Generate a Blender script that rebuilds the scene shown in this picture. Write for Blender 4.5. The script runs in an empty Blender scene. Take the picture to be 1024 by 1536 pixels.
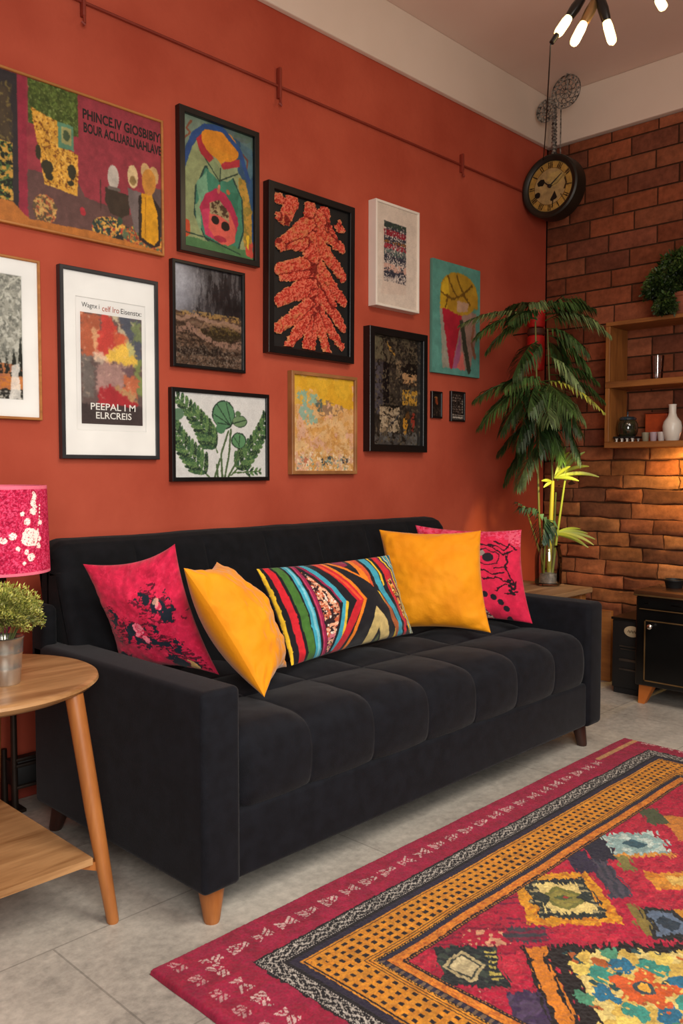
import bpy, bmesh, math, random
import numpy as np
from mathutils import Vector, Matrix, Euler

random.seed(7)
RNG = np.random.default_rng(11)
SC = bpy.context.scene
COL = SC.collection
WY = 2.73          # plane of the red wall
BX = 4.57          # plane of the brick wall
BAND, CEIL = 3.01, 3.30

# ---------------------------------------------------------------- helpers
def lin(c):
    c = np.asarray(c, dtype=np.float64)
    return np.where(c <= 0.04045, c / 12.92, ((c + 0.055) / 1.055) ** 2.4)

def hx(s):
    return np.array([int(s[i:i + 2], 16) / 255 for i in (0, 2, 4)])

def rgba(s, k=1.0):
    return tuple(lin(hx(s)) * k) + (1.0,)

def h2(ix, iy, seed):
    n = (ix.astype(np.int64) * 374761393 + iy.astype(np.int64) * 668265263 + seed * 982451653) & 0x7fffffff
    n = ((n ^ (n >> 13)) * 1274126177) & 0x7fffffff
    n = (n ^ (n >> 16)) & 0x7fffffff
    return (n % 100003) / 100003.0

def vn(x, y, seed=0):
    ix, iy = np.floor(x), np.floor(y)
    fx, fy = x - ix, y - iy
    fx, fy = fx * fx * (3 - 2 * fx), fy * fy * (3 - 2 * fy)
    a, b = h2(ix, iy, seed), h2(ix + 1, iy, seed)
    c, d = h2(ix, iy + 1, seed), h2(ix + 1, iy + 1, seed)
    return (a * (1 - fx) + b * fx) * (1 - fy) + (c * (1 - fx) + d * fx) * fy

def fbm(x, y, seed=0, o=4):
    s, a, t = 0.0, 0.5, 0.0
    for i in range(o):
        s = s + a * vn(x * 2 ** i, y * 2 ** i, seed + i * 17)
        t += a
        a *= 0.55
    return s / t

def prop(o, label=None, cat=None, group=None, kind=None):
    if label: o['label'] = label
    if cat: o['category'] = cat
    if group: o['group'] = group
    if kind: o['kind'] = kind
    return o

def thing(name, loc, label, cat, group=None):
    o = bpy.data.objects.new(name, None)
    o.empty_display_size = 0.05
    o.location = loc
    COL.objects.link(o)
    return prop(o, label, cat, group)

def link(name, me, m=None, parent=None, smooth=True):
    """mesh given in world coordinates; a child is stored relative to its thing"""
    o = bpy.data.objects.new(name, me)
    COL.objects.link(o)
    if m is not None: me.materials.append(m)
    if smooth and len(me.polygons):
        me.polygons.foreach_set('use_smooth', np.ones(len(me.polygons), dtype=bool))
    if parent is not None:
        off = Vector((0, 0, 0)); p = parent
        while p is not None:
            off += p.location; p = p.parent
        me.transform(Matrix.Translation(-off))
        o.parent = parent
    return o

def pydata(name, v, f, m=None, parent=None, smooth=True, col=None):
    me = bpy.data.meshes.new(name)
    me.from_pydata([tuple(p) for p in v], [], [tuple(q) for q in f])
    me.update()
    if col is not None: setcol(me, col)
    return link(name, me, m, parent, smooth)

def setcol(me, col):
    a = me.color_attributes.new('Col', 'FLOAT_COLOR', 'POINT')
    c = np.ones((len(me.vertices), 4), dtype=np.float32)
    c[:, :3] = lin(np.clip(col.reshape(-1, 3), 0, 1))
    a.data.foreach_set('color', c.ravel())

def grid(name, P, m=None, parent=None, col=None, smooth=True, keep=None, flip=False):
    H, W = P.shape[:2]
    idx = np.arange(H * W).reshape(H, W)
    q = np.stack([idx[:-1, :-1], idx[:-1, 1:], idx[1:, 1:], idx[1:, :-1]], -1).reshape(-1, 4)
    if flip: q = q[:, ::-1]
    V = P.reshape(-1, 3); C = None if col is None else col.reshape(-1, 3)
    if keep is not None:
        k = keep.reshape(-1)
        q = q[k[q].all(1)]
        used = np.unique(q); mp = -np.ones(H * W, dtype=np.int64); mp[used] = np.arange(len(used))
        q = mp[q]; V = V[used]
        if C is not None: C = C[used]
    me = bpy.data.meshes.new(name)
    me.vertices.add(len(V)); me.vertices.foreach_set('co', V.astype(np.float32).ravel())
    n = len(q)
    me.loops.add(n * 4); me.polygons.add(n)
    me.loops.foreach_set('vertex_index', q.astype(np.int32).ravel())
    me.polygons.foreach_set('loop_start', np.arange(0, n * 4, 4, dtype=np.int32))
    me.update(calc_edges=True); me.validate()
    if C is not None: setcol(me, C)
    return link(name, me, m, parent, smooth)

class BM:
    """collects simple shaped pieces, links them as ONE mesh"""
    def __init__(s): s.b = bmesh.new()
    def box(s, x0, x1, y0, y1, z0, z1, r=0.0, seg=3, M=None):
        g = bmesh.ops.create_cube(s.b, size=1)
        vs = g['verts']
        for v in vs:
            v.co = Vector((x0 + (v.co.x + .5) * (x1 - x0), y0 + (v.co.y + .5) * (y1 - y0), z0 + (v.co.z + .5) * (z1 - z0)))
        if r > 0:
            es = list({e for v in vs for e in v.link_edges})
            g = bmesh.ops.bevel(s.b, geom=es, offset=r, segments=seg, profile=0.5, affect='EDGES')
            vs = list({v for f in g['faces'] for v in f.verts} | {v for v in vs if v.is_valid})
        if M is not None:
            for v in vs: v.co = M @ v.co
        return s
    def tube(s, pts, rad, n=10, cap=True):
        pts = [Vector(p) for p in pts]
        R = rad if hasattr(rad, '__len__') else [rad] * len(pts)
        rings = []
        prev = None
        for i, p in enumerate(pts):
            t = (pts[min(i + 1, len(pts) - 1)] - pts[max(i - 1, 0)]).normalized()
            if prev is None:
                a = t.orthogonal().normalized()
            else:
                a = (prev - t * prev.dot(t))
                a = a.normalized() if a.length > 1e-6 else t.orthogonal().normalized()
            prev = a; b = t.cross(a)
            rings.append([s.b.verts.new(p + (a * math.cos(k * 2 * math.pi / n) + b * math.sin(k * 2 * math.pi / n)) * R[i]) for k in range(n)])
        for A, B in zip(rings, rings[1:]):
            for k in range(n): s.b.faces.new((A[k], A[(k + 1) % n], B[(k + 1) % n], B[k]))
        if cap:
            s.b.faces.new(rings[0][::-1]); s.b.faces.new(rings[-1])
        return s
    def lathe(s, c, prof, n=32, axis='z', cap=True):
        """prof: (radius, height) pairs"""
        rings = []
        for r, h in prof:
            ring = []
            for k in range(n):
                a = k * 2 * math.pi / n
                if axis == 'z': p = (c[0] + r * math.cos(a), c[1] + r * math.sin(a), c[2] + h)
                elif axis == 'x': p = (c[0] + h, c[1] + r * math.cos(a), c[2] + r * math.sin(a))
                else: p = (c[0] + r * math.cos(a), c[1] + h, c[2] + r * math.sin(a))
                ring.append(s.b.verts.new(p))
            rings.append(ring)
        for A, B in zip(rings, rings[1:]):
            for k in range(n): s.b.faces.new((A[k], A[(k + 1) % n], B[(k + 1) % n], B[k]))
        if cap:
            s.b.faces.new(rings[0][::-1]); s.b.faces.new(rings[-1])
        return s
    def poly(s, pts, ext):
        """prism: polygon points extruded by vector ext"""
        a = [s.b.verts.new(p) for p in pts]
        b = [s.b.verts.new(Vector(p) + Vector(ext)) for p in pts]
        n = len(a)
        s.b.faces.new(a); s.b.faces.new(b[::-1])
        for i in range(n): s.b.faces.new((a[i], b[i], b[(i + 1) % n], a[(i + 1) % n]))
        return s
    def done(s, name, m=None, parent=None, smooth=True, bev=0.0, seg=3, ang=0.6):
        if bev > 0:
            bmesh.ops.bevel(s.b, geom=[e for e in s.b.edges if len(e.link_faces) == 2 and e.calc_face_angle(0) > ang], offset=bev, segments=seg, profile=.5, affect='EDGES')
        bmesh.ops.recalc_face_normals(s.b, faces=s.b.faces)
        me = bpy.data.meshes.new(name)
        s.b.to_mesh(me); s.b.free()
        o = link(name, me, m, parent, smooth)
        if smooth:
            try: me.set_sharp_from_angle(angle=math.radians(38))
            except Exception: pass
        return o

# ---------------------------------------------------------------- materials
def nodes(name):
    m = bpy.data.materials.new(name); m.use_nodes = True
    nt = m.node_tree; nt.nodes.clear()
    out = nt.nodes.new('ShaderNodeOutputMaterial'); p = nt.nodes.new('ShaderNodeBsdfPrincipled')
    nt.links.new(p.outputs[0], out.inputs[0])
    return m, nt, p

def N(nt, t, **kw):
    n = nt.nodes.new(t)
    for k, v in kw.items():
        if k in n.inputs: n.inputs[k].default_value = v
        else: setattr(n, k, v)
    return n

def coord(nt, scale=(1, 1, 1)):
    tc = nt.nodes.new('ShaderNodeTexCoord'); mp = nt.nodes.new('ShaderNodeMapping')
    mp.inputs['Scale'].default_value = scale
    nt.links.new(tc.outputs['Object'], mp.inputs[0])
    return mp.outputs[0]

def mat(name, a, b=None, rough=.5, metal=0., scale=8, detail=5, bump=0., bscale=60, spec=.5, sheen=0., stretch=(1, 1, 1), coat=0., emit=None, es=0., lo=.35, hi=.65):
    m, nt, p = nodes(name)
    p.inputs['Roughness'].default_value = rough; p.inputs['Metallic'].default_value = metal
    p.inputs['Specular IOR Level'].default_value = spec
    p.inputs['Coat Weight'].default_value = coat
    if sheen:
        p.inputs['Sheen Weight'].default_value = sheen; p.inputs['Sheen Roughness'].default_value = .4
    co = coord(nt, stretch)
    n = N(nt, 'ShaderNodeTexNoise', Scale=scale, Detail=detail)
    nt.links.new(co, n.inputs['Vector'])
    r = nt.nodes.new('ShaderNodeValToRGB')
    r.color_ramp.elements[0].position = lo; r.color_ramp.elements[1].position = hi
    r.color_ramp.elements[0].color = rgba(a); r.color_ramp.elements[1].color = rgba(b or a)
    nt.links.new(n.outputs['Fac'], r.inputs[0]); nt.links.new(r.outputs[0], p.inputs['Base Color'])
    if bump:
        n2 = N(nt, 'ShaderNodeTexNoise', Scale=bscale, Detail=4)
        nt.links.new(co, n2.inputs['Vector'])
        bp = N(nt, 'ShaderNodeBump', Strength=bump, Distance=.004)
        nt.links.new(n2.outputs['Fac'], bp.inputs['Height']); nt.links.new(bp.outputs[0], p.inputs['Normal'])
    if emit:
        p.inputs['Emission Color'].default_value = rgba(emit); p.inputs['Emission Strength'].default_value = es
    return m

def colmat(name, rough=.6, bump=0., bscale=300, spec=.3, sheen=0., coat=0., mul=1.0, lo=.85, hi=1.12, detail=3):
    """colour painted per vertex, slight grain over it"""
    m, nt, p = nodes(name)
    p.inputs['Roughness'].default_value = rough; p.inputs['Specular IOR Level'].default_value = spec
    p.inputs['Coat Weight'].default_value = coat; p.inputs['Coat Roughness'].default_value = .15
    if sheen: p.inputs['Sheen Weight'].default_value = sheen
    at = nt.nodes.new('ShaderNodeAttribute'); at.attribute_name = 'Col'
    n = N(nt, 'ShaderNodeTexNoise', Scale=bscale, Detail=detail, Roughness=.65)
    nt.links.new(coord(nt), n.inputs['Vector'])
    mr = N(nt, 'ShaderNodeMapRange'); mr.inputs['To Min'].default_value = lo * mul; mr.inputs['To Max'].default_value = hi * mul
    nt.links.new(n.outputs['Fac'], mr.inputs[0])
    vm = N(nt, 'ShaderNodeVectorMath', operation='SCALE')
    nt.links.new(at.outputs['Color'], vm.inputs[0]); nt.links.new(mr.outputs[0], vm.inputs['Scale'])
    nt.links.new(vm.outputs[0], p.inputs['Base Color'])
    if bump:
        bp = N(nt, 'ShaderNodeBump', Strength=bump, Distance=.003)
        nt.links.new(n.outputs['Fac'], bp.inputs['Height']); nt.links.new(bp.outputs[0], p.inputs['Normal'])
    return m

def wood(name, a, b, rough=.4, axis='x', scale=5., coat=0.):
    st = {'x': (.12, 1, 1), 'y': (1, .12, 1), 'z': (1, 1, .12)}[axis]
    m, nt, p = nodes(name)
    p.inputs['Roughness'].default_value = rough; p.inputs['Coat Weight'].default_value = coat
    co = coord(nt, st)
    n = N(nt, 'ShaderNodeTexNoise', Scale=scale * 4, Detail=7, Distortion=.6)
    n2 = N(nt, 'ShaderNodeTexNoise', Scale=scale * 28, Detail=3)
    for q in (n, n2): nt.links.new(co, q.inputs['Vector'])
    mx = N(nt, 'ShaderNodeMath', operation='MULTIPLY_ADD'); mx.inputs[1].default_value = .3
    nt.links.new(n2.outputs['Fac'], mx.inputs[0]); nt.links.new(n.outputs['Fac'], mx.inputs[2])
    r = nt.nodes.new('ShaderNodeValToRGB')
    e = r.color_ramp.elements
    e[0].position, e[1].position = .45, .85
    e[0].color, e[1].color = rgba(a), rgba(b)
    nt.links.new(mx.outputs[0], r.inputs[0]); nt.links.new(r.outputs[0], p.inputs['Base Color'])
    bp = N(nt, 'ShaderNodeBump', Strength=.12, Distance=.002)
    nt.links.new(mx.outputs[0], bp.inputs['Height']); nt.links.new(bp.outputs[0], p.inputs['Normal'])
    return m

def clear_glass(name, tint='ffffff', rough=.02, amount=.12):
    m = bpy.data.materials.new(name); m.use_nodes = True
    nt = m.node_tree; nt.nodes.clear()
    out = nt.nodes.new('ShaderNodeOutputMaterial')
    t = N(nt, 'ShaderNodeBsdfTransparent', Color=rgba(tint)); g = N(nt, 'ShaderNodeBsdfGlossy', Roughness=rough)
    lw = N(nt, 'ShaderNodeFresnel', IOR=1.45)
    ad = N(nt, 'ShaderNodeMath', operation='ADD'); ad.inputs[1].default_value = amount - .04; ad.use_clamp = True
    nt.links.new(lw.outputs[0], ad.inputs[0])
    mx = nt.nodes.new('ShaderNodeMixShader')
    nt.links.new(ad.outputs[0], mx.inputs[0]); nt.links.new(t.outputs[0], mx.inputs[1]); nt.links.new(g.outputs[0], mx.inputs[2])
    nt.links.new(mx.outputs[0], out.inputs[0])
    return m

M = {}
M['red'] = mat('red_plaster', 'a84631', 'bb563f', rough=.75, scale=2.2, detail=8, bump=.25, bscale=35, spec=.25)
M['white'] = mat('warm_white_paint', 'dcc9b8', 'e2d0c0', rough=.8, scale=2)
M['ceil'] = mat('ceiling_paint', 'dcc0b2', 'e2c8ba', rough=.85, scale=1.5)
M['redrail'] = mat('red_painted_metal', '7a2416', '86301f', rough=.6)
M['fabric'] = mat('black_fabric', '0b0c12', '12141b', rough=.85, scale=25, detail=6, bump=.35, bscale=420, spec=.18, sheen=.07)
M['fabric_d'] = mat('black_fabric_dark', '0c0d10', '121317', rough=.9, scale=25, bump=.3, bscale=420, spec=.15, sheen=.04)
M['yellow'] = mat('yellow_velvet', 'dd880a', 'e89710', rough=.7, scale=7, bump=.2, bscale=120, spec=.2, sheen=.25)
M['oak'] = wood('oak', '855c36', 'bd9162', rough=.38, axis='x')
M['oakleg'] = wood('oak_leg', '8a4f24', 'aa6a34', rough=.4, axis='z')
M['walnut'] = wood('dark_leg', '2c1610', '43241a', rough=.45, axis='z')
M['shelfwood'] = wood('shelf_wood', '7c4a22', 'a86c34', rough=.5, axis='y')
M['framewood'] = wood('frame_wood', '9a602c', 'bf7f40', rough=.5, axis='x', scale=8)
M['blackframe'] = mat('black_frame', '0d0d0e', '131314', rough=.35)
M['greyframe'] = mat('charcoal_frame', '2a2a2c', '343437', rough=.35)
M['whiteframe'] = mat('white_frame', 'e6ddd0', 'ece4d8', rough=.6)
M['matboard'] = mat('mat_board', 'e9e7e3', 'f0eeea', rough=.8)
M['art'] = colmat('painted_art', rough=.55, bump=.1)
M['artgloss'] = colmat('photo_print', rough=.3, spec=.4)
M['rug'] = colmat('woven_wool', rough=.95, bump=.6, bscale=500, spec=.1, sheen=.1, mul=.86)
M['print'] = colmat('printed_fabric', rough=.8, bump=.3, bscale=400, spec=.15, sheen=.15)
M['tuft'] = colmat('tufted_wool', rough=.9, bump=.3, bscale=300, spec=.1)
M['brick'] = colmat('brick', rough=.9, bump=.8, bscale=34, spec=.15, lo=.35, hi=1.55, detail=8)
M['leaf'] = colmat('leaf', rough=.45, spec=.4)
M['glass'] = clear_glass('clear_glass')
M['pane'] = clear_glass('picture_glass', amount=.05)
M['blackmetal'] = mat('black_metal', '090909', '0e0e0e', rough=.28)
M['blackmatte'] = mat('black_matte', '0b0b0c', '121213', rough=.6)
M['iron'] = mat('dark_iron', '2a211c', '3a2e26', rough=.5, metal=.6)
M['brass'] = mat('brass', '8a6a42', 'a8865a', rough=.35, metal=.8)
M['chrome'] = mat('chrome', 'c8c4be', 'd8d4ce', rough=.15, metal=1.)
M['zinc'] = mat('zinc', '7a756e', 'd0cabf', rough=.26, metal=.85, scale=14, stretch=(1, 1, .35))
M['silver'] = mat('filigree_silver', '2c2a28', 'a8a49c', rough=.4, metal=.5, scale=70, detail=6)
M['ceramic'] = mat('white_ceramic', 'd8d2c6', 'e4dfd4', rough=.3, scale=10)
M['terracotta'] = mat('terracotta', '8a4a32', 'a0583c', rough=.8)
M['orangebox'] = mat('orange_panel', '9c3a12', 'b8481a', rough=.5, scale=20)
M['lantern'] = mat('red_paper', 'a5120e', 'c01a14', rough=.6, scale=30)
M['text_black'] = mat('black_ink', '17120f', '17120f', rough=.7)
M['text_white'] = mat('white_ink', 'f0ece4', 'f0ece4', rough=.7)
M['bulb'] = mat('lit_bulb', 'fff0c8', rough=.3, emit='ffd588', es=4.5)
M['plum'] = mat('plum_glass', '5a1838', '7c2a4e', rough=.15, coat=.5)

def floor_mat():
    m, nt, p = nodes('grey_tile_floor')
    co = coord(nt)
    n1 = N(nt, 'ShaderNodeTexNoise', Scale=2.5, Detail=8, Roughness=.65); n2 = N(nt, 'ShaderNodeTexNoise', Scale=40, Detail=6, Roughness=.7)
    for q in (n1, n2): nt.links.new(co, q.inputs['Vector'])
    br = N(nt, 'ShaderNodeTexBrick'); br.inputs['Scale'].default_value = 1.0
    br.inputs['Brick Width'].default_value = .9; br.inputs['Row Height'].default_value = .45
    br.inputs['Mortar Size'].default_value = .0025; br.inputs['Color1'].default_value = (1, 1, 1, 1); br.inputs['Color2'].default_value = (.86, .86, .86, 1); br.inputs['Mortar'].default_value = (.66, .66, .66, 1)
    nt.links.new(co, br.inputs['Vector'])
    ad = N(nt, 'ShaderNodeMath', operation='MULTIPLY_ADD'); ad.inputs[1].default_value = .55
    nt.links.new(n2.outputs['Fac'], ad.inputs[0]); nt.links.new(n1.outputs['Fac'], ad.inputs[2])
    r = nt.nodes.new('ShaderNodeValToRGB'); e = r.color_ramp.elements
    e[0].position, e[1].position = .5, 1.05; e[0].color, e[1].color = rgba('7f7b74'), rgba('c2bcb1')
    nt.links.new(ad.outputs[0], r.inputs[0])
    mx = N(nt, 'ShaderNodeMix', data_type='RGBA', blend_type='MULTIPLY'); mx.inputs[0].default_value = 1
    nt.links.new(r.outputs[0], mx.inputs[6]); nt.links.new(br.outputs['Color'], mx.inputs[7])
    nt.links.new(mx.outputs[2], p.inputs['Base Color'])
    p.inputs['Roughness'].default_value = .42; p.inputs['Specular IOR Level'].default_value = .4
    bp = N(nt, 'ShaderNodeBump', Strength=.15, Distance=.003)
    nt.links.new(ad.outputs[0], bp.inputs['Height']); nt.links.new(bp.outputs[0], p.inputs['Normal'])
    return m
M['floor'] = floor_mat()

# ---------------------------------------------------------------- painting on a grid of vertices
class Cv:
    def __init__(s, w, h, pitch=.002, bg='ffffff', seed=0):
        s.w, s.h, s.seed = w, h, seed
        nx, ny = max(8, int(w / pitch)), max(8, int(h / pitch))
        s.u, s.v = np.meshgrid(np.linspace(0, 1, nx), np.linspace(0, 1, ny))
        s.X, s.Y = s.u * w, s.v * h
        s.c = np.tile(hx(bg), (ny, nx, 1))
    def warp(s, amp, scale=30):
        s.seed += 3
        return (s.u + (fbm(s.X * scale, s.Y * scale, s.seed) - .5) * amp / s.w, s.v + (fbm(s.X * scale + 9, s.Y * scale, s.seed + 1) - .5) * amp / s.h)
    def put(s, mask, col, a=1.0):
        c = hx(col) if isinstance(col, str) else col
        k = (np.asarray(mask, dtype=float) * a)[..., None]
        s.c = s.c * (1 - k) + c * k
        return mask
    def rect(s, u0, u1, v0, v1, col, w=0, a=1.):
        u, v = s.warp(w) if w else (s.u, s.v)
        return s.put((u > u0) & (u < u1) & (v > v0) & (v < v1), col, a)
    def inpoly(s, pts, w=0):
        u, v = s.warp(w) if w else (s.u, s.v)
        m = np.zeros(u.shape, bool)
        n = len(pts)
        for i in range(n):
            (x0, y0), (x1, y1) = pts[i], pts[(i + 1) % n]
            if y0 == y1: continue
            m ^= ((y0 > v) != (y1 > v)) & (u < (x1 - x0) * (v - y0) / (y1 - y0) + x0)
        return m
    def poly(s, pts, col, w=0, a=1.): return s.put(s.inpoly(pts, w), col, a)
    def inell(s, cu, cv, ru, rv, rot=0, w=0):
        u, v = s.warp(w) if w else (s.u, s.v)
        x, y = (u - cu) * s.w, (v - cv) * s.h
        cr, sr = math.cos(rot), math.sin(rot)
        return ((x * cr + y * sr) / (ru * s.w)) ** 2 + ((-x * sr + y * cr) / (rv * s.h)) ** 2 < 1
    def ell(s, cu, cv, ru, rv, col, rot=0, w=0, a=1.): return s.put(s.inell(cu, cv, ru, rv, rot, w), col, a)
    def line(s, pts, wd, col, w=0, a=1.):
        u, v = s.warp(w) if w else (s.u, s.v)
        x, y = u * s.w, v * s.h
        d = np.full(u.shape, 9.)
        for (a0, b0), (a1, b1) in zip(pts, pts[1:]):
            ax, ay, bx, by = a0 * s.w, b0 * s.h, a1 * s.w, b1 * s.h
            L = (bx - ax) ** 2 + (by - ay) ** 2 + 1e-12
            t = np.clip(((x - ax) * (bx - ax) + (y - ay) * (by - ay)) / L, 0, 1)
            d = np.minimum(d, np.hypot(x - ax - t * (bx - ax), y - ay - t * (by - ay)))
        return s.put(d < wd / 2, col, a)
    def n(s, scale, o=4, st=(1, 1)):
        s.seed += 7
        scale *= 1.7
        a, b = (fbm(s.X * scale * .5, s.Y * scale * .5, s.seed + 3, 3) - .5) * 1.2, (fbm(s.X * scale * .5, s.Y * scale * .5, s.seed + 4, 3) - .5) * 1.2
        return fbm(s.X * scale * st[0] + a, s.Y * scale * st[1] + b, s.seed, o + 1)
    def speck(s, mask, cols, scale, thr=.55, o=2, st=(1, 1)):
        for c in cols: s.put(mask & (s.n(scale, o, st) > thr), c)
    def soften(s, jit=2.2, it=1):
        H, W = s.u.shape
        jj, ii = np.meshgrid(np.arange(W), np.arange(H))
        dx = (fbm(ii * .23, jj * .23, s.seed + 51, 3) - .5) * 2 * jit; dy = (fbm(ii * .23, jj * .23, s.seed + 52, 3) - .5) * 2 * jit
        s.c = s.c[np.clip(np.rint(ii + dy), 0, H - 1).astype(int), np.clip(np.rint(jj + dx), 0, W - 1).astype(int)]
        for _ in range(it):
            p = np.pad(s.c, ((1, 1), (1, 1), (0, 0)), 'edge')
            s.c = (p[:-2, 1:-1] + p[2:, 1:-1] + p[1:-1, :-2] + p[1:-1, 2:] + 2 * p[1:-1, 1:-1]) / 6
        s.c = s.c * (1 + (vn(s.X * 420, s.Y * 420, 77) - .5)[..., None] * .08)
        return s
    def tone(s, amp=.25, scale=20, o=5):
        s.c = s.c * (1 + (s.n(scale, o)[..., None] - .5) * 2 * amp)
        return s

# ---------------------------------------------------------------- camera
cam = bpy.data.cameras.new('camera'); co = bpy.data.objects.new('camera', cam); COL.objects.link(co)
th, ph = math.radians(44.2), math.atan(63 / 1274)
co.location = (0, 0, 1.1)
co.rotation_euler = (math.pi / 2 - ph, 0, th - math.pi / 2)
cam.sensor_fit = 'VERTICAL'; cam.sensor_height = 36; cam.lens = 1274 / 1536 * 36
cam.clip_start = .02
SC.camera = co

# ---------------------------------------------------------------- the room
def struct(o): o['kind'] = 'structure'; return o
struct(BM().box(-3.0, BX + .25, -3.2, WY + .12, -.06, 0).done('floor', M['floor'], smooth=False))
struct(BM().box(-3.0, BX + .25, -3.2, WY + .12, CEIL, CEIL + .06).done('ceiling', M['ceil'], smooth=False))
struct(BM().box(-3.0, BX, WY, WY + .12, 0, CEIL).done('wall_back', M['red'], smooth=False))
struct(BM().box(-3.0, BX - .03, WY - .03, WY, BAND, CEIL).done('trim_1', M['white'], smooth=False, bev=.006, seg=2))
struct(BM().box(BX - .03, BX + .02, -3.2, WY - .0, BAND, CEIL).done('trim_2', M['white'], smooth=False, bev=.006, seg=2))
struct(BM().box(-3.0, BX - .02, WY - .014, WY, 0, .075).done('baseboard_back', M['redrail'], smooth=False, bev=.004, seg=2))

def brick_wall():
    V, F, C = [], [], []
    nb = 0
    z = 0.0; row = 0
    xb = BX + .014
    Y0, Y1 = -1.2, WY
    # mortar bed
    rnd = random.Random(5)
    while z < BAND - .01:
        rough = z < 1.2
        h = (rnd.uniform(.074, .092) if rough else rnd.uniform(.098, .106))
        if BAND - (z + h) < .05: h = BAND - z
        y = Y1 + (rnd.uniform(0, .2) if rough else (.0 if row % 2 else .13))
        while y > Y0:
            L = rnd.uniform(.19, .36) if rough else rnd.uniform(.25, .29)
            ya, yb = min(y, Y1 - .002), y - L
            y = yb
            if ya - yb < .02: continue
            g = .0035 if rough else .0045
            nu, nv = 9, 6
            su = np.array([0, .0, .035, .2, .4, .6, .8, .965, 1, 1.]); sv = np.array([0, 0, .1, .37, .63, .9, 1, 1])
            uu, vv = np.meshgrid(su, sv)
            yy = ya - g - uu * (ya - yb - 2 * g); zz = z + g + vv * (h - 2 * g)
            dep = np.zeros_like(uu)
            amp = .013 if rough else .003
            jit = rnd.uniform(-.008, .006) if rough else rnd.uniform(-.002, .002)
            dep += jit + (fbm(yy * 22, zz * 22 + row * 3, 3, 3) - .5) * 2 * amp
            if rough:
                yy = yy + (fbm(zz * 25, yy * 9, row + 40, 3) - .5) * .018; zz = zz + (fbm(yy * 14, zz * 12 + row, 91, 3) - .5) * .016
            edge = (uu < .03) | (uu > .97) | (vv < .05) | (vv > .95)
            dep = np.where(edge, dep * .5 + (.005 if rough else .0035), dep)
            back = np.zeros_like(edge); back[0, :] = back[-1, :] = back[:, 0] = back[:, -1] = True
            xx = np.where(back, xb + .006, BX + dep)
            b0 = len(V)
            V.extend(np.stack([xx, yy, zz], -1).reshape(-1, 3).tolist())
            H_, W_ = uu.shape
            for i in range(H_ - 1):
                for j in range(W_ - 1):
                    a = b0 + i * W_ + j
                    F.append((a, a + 1, a + W_ + 1, a + W_))
            base = hx(rnd.choice(['80472f', '8a4c32', '75402b', '90543a', '7a4633'] if not rough else ['8a5638', '7a4a34', '94603c', '6e4632', '8f5638', '9a6844']))
            base = base * rnd.uniform(.88, 1.12)
            n = fbm(yy * 30, zz * 45, row, 4)[..., None]
            c = base * (.84 + .32 * n)
            if rough: c = c * (.8 + .5 * fbm(yy * 8, zz * 14, 77, 3)[..., None])
            c = np.where(back[..., None], hx('5a3c2a' if rough else '3a2419'), c)
            C.append(np.clip(c, 0, 1).reshape(-1, 3))
        z += h; row += 1
    b0 = len(V)
    V += [(xb, Y0, 0), (xb, Y1, 0), (xb, Y1, BAND), (xb, Y0, BAND)]
    F.append((b0, b0 + 1, b0 + 2, b0 + 3)); C.append(np.tile(hx('4c3222'), (4, 1)))
    return pydata('wall_right', V, F, M['brick'], None, True, np.concatenate(C))
w = struct(brick_wall()); w.data.set_sharp_from_angle(angle=math.radians(50))
struct(BM().box(BX + .02, BX + .25, -3.2, WY + .12, 0, CEIL).done('wall_right_core', M['brick'], smooth=False))

# picture rail
RZ = 2.70
pr = thing('picture_rail', (2, WY, RZ), 'thin dark red rail with hooks running along the top of the red wall', 'rail')
BM().tube([(-2.9, WY - .012, RZ), (4.28, WY - .012, RZ)], .0055, 8).done('rail', M['redrail'], pr)
for hxp, k in ((.7, 1), (1.525, 1), (2.42, 1), (3.70, .75)):
    b = BM().box(hxp - .006, hxp + .006, WY - .026, WY - .002, RZ - .05 * k, RZ + .075 * k, .003, 2)
    b.tube([(hxp, WY - .02, RZ - .04 * k), (hxp, WY - .024, RZ - .075 * k), (hxp - .006, WY - .034, RZ - .086 * k), (hxp - .014, WY - .03, RZ - .078 * k)], .005, 8)
    b.done('hook', M['redrail'], pr)

# ---------------------------------------------------------------- wall art
def ring(b, x0, x1, z0, z1, prof):
    """moulding loop: prof = (inset, y) pairs around the rectangle"""
    loops = []
    for ins, y in prof:
        loops.append([b.b.verts.new(p) for p in ((x0 + ins, y, z0 + ins), (x1 - ins, y, z0 + ins), (x1 - ins, y, z1 - ins), (x0 + ins, y, z1 - ins))])
    for A, B in zip(loops, loops[1:]):
        for k in range(4): b.b.faces.new((A[k], A[(k + 1) % 4], B[(k + 1) % 4], B[k]))
    return b

def hang(name, label, cat, x0, x1, z0, z1, depth, fw, fm, recess=.006, roll=0, group=None):
    f = (WY - depth) / WY
    x1 = x1 * f                       # right edge was read on the front face
    zc = (z0 + z1) / 2
    t = thing(name, ((x0 + x1) / 2, WY, zc), label, cat, group)
    if fw:
        yf, yb = WY - depth, WY - .001
        b = ring(BM(), x0, x1, z0, z1, [(.0, yb), (0, yf + .002), (.002, yf), (fw - .002, yf), (fw, yf + .002), (fw, yf + recess + .008)])
        b.done('frame', fm, t, smooth=False)
    t['_r'] = 0
    t.rotation_euler = (0, roll, 0)
    del t['_r']
    return t, x0, x1

def sheet(name, cv, x0, x1, z0, z1, y, m, parent, relief=None, jit=1.2, it=1):
    cv.soften(jit, it)
    P = np.stack([x0 + cv.u * (x1 - x0), np.full(cv.u.shape, y), z1 - cv.v * (z1 - z0)], -1)
    if relief is not None: P[..., 1] -= relief
    return grid(name, P, m, parent, cv.c, flip=True)

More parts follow.
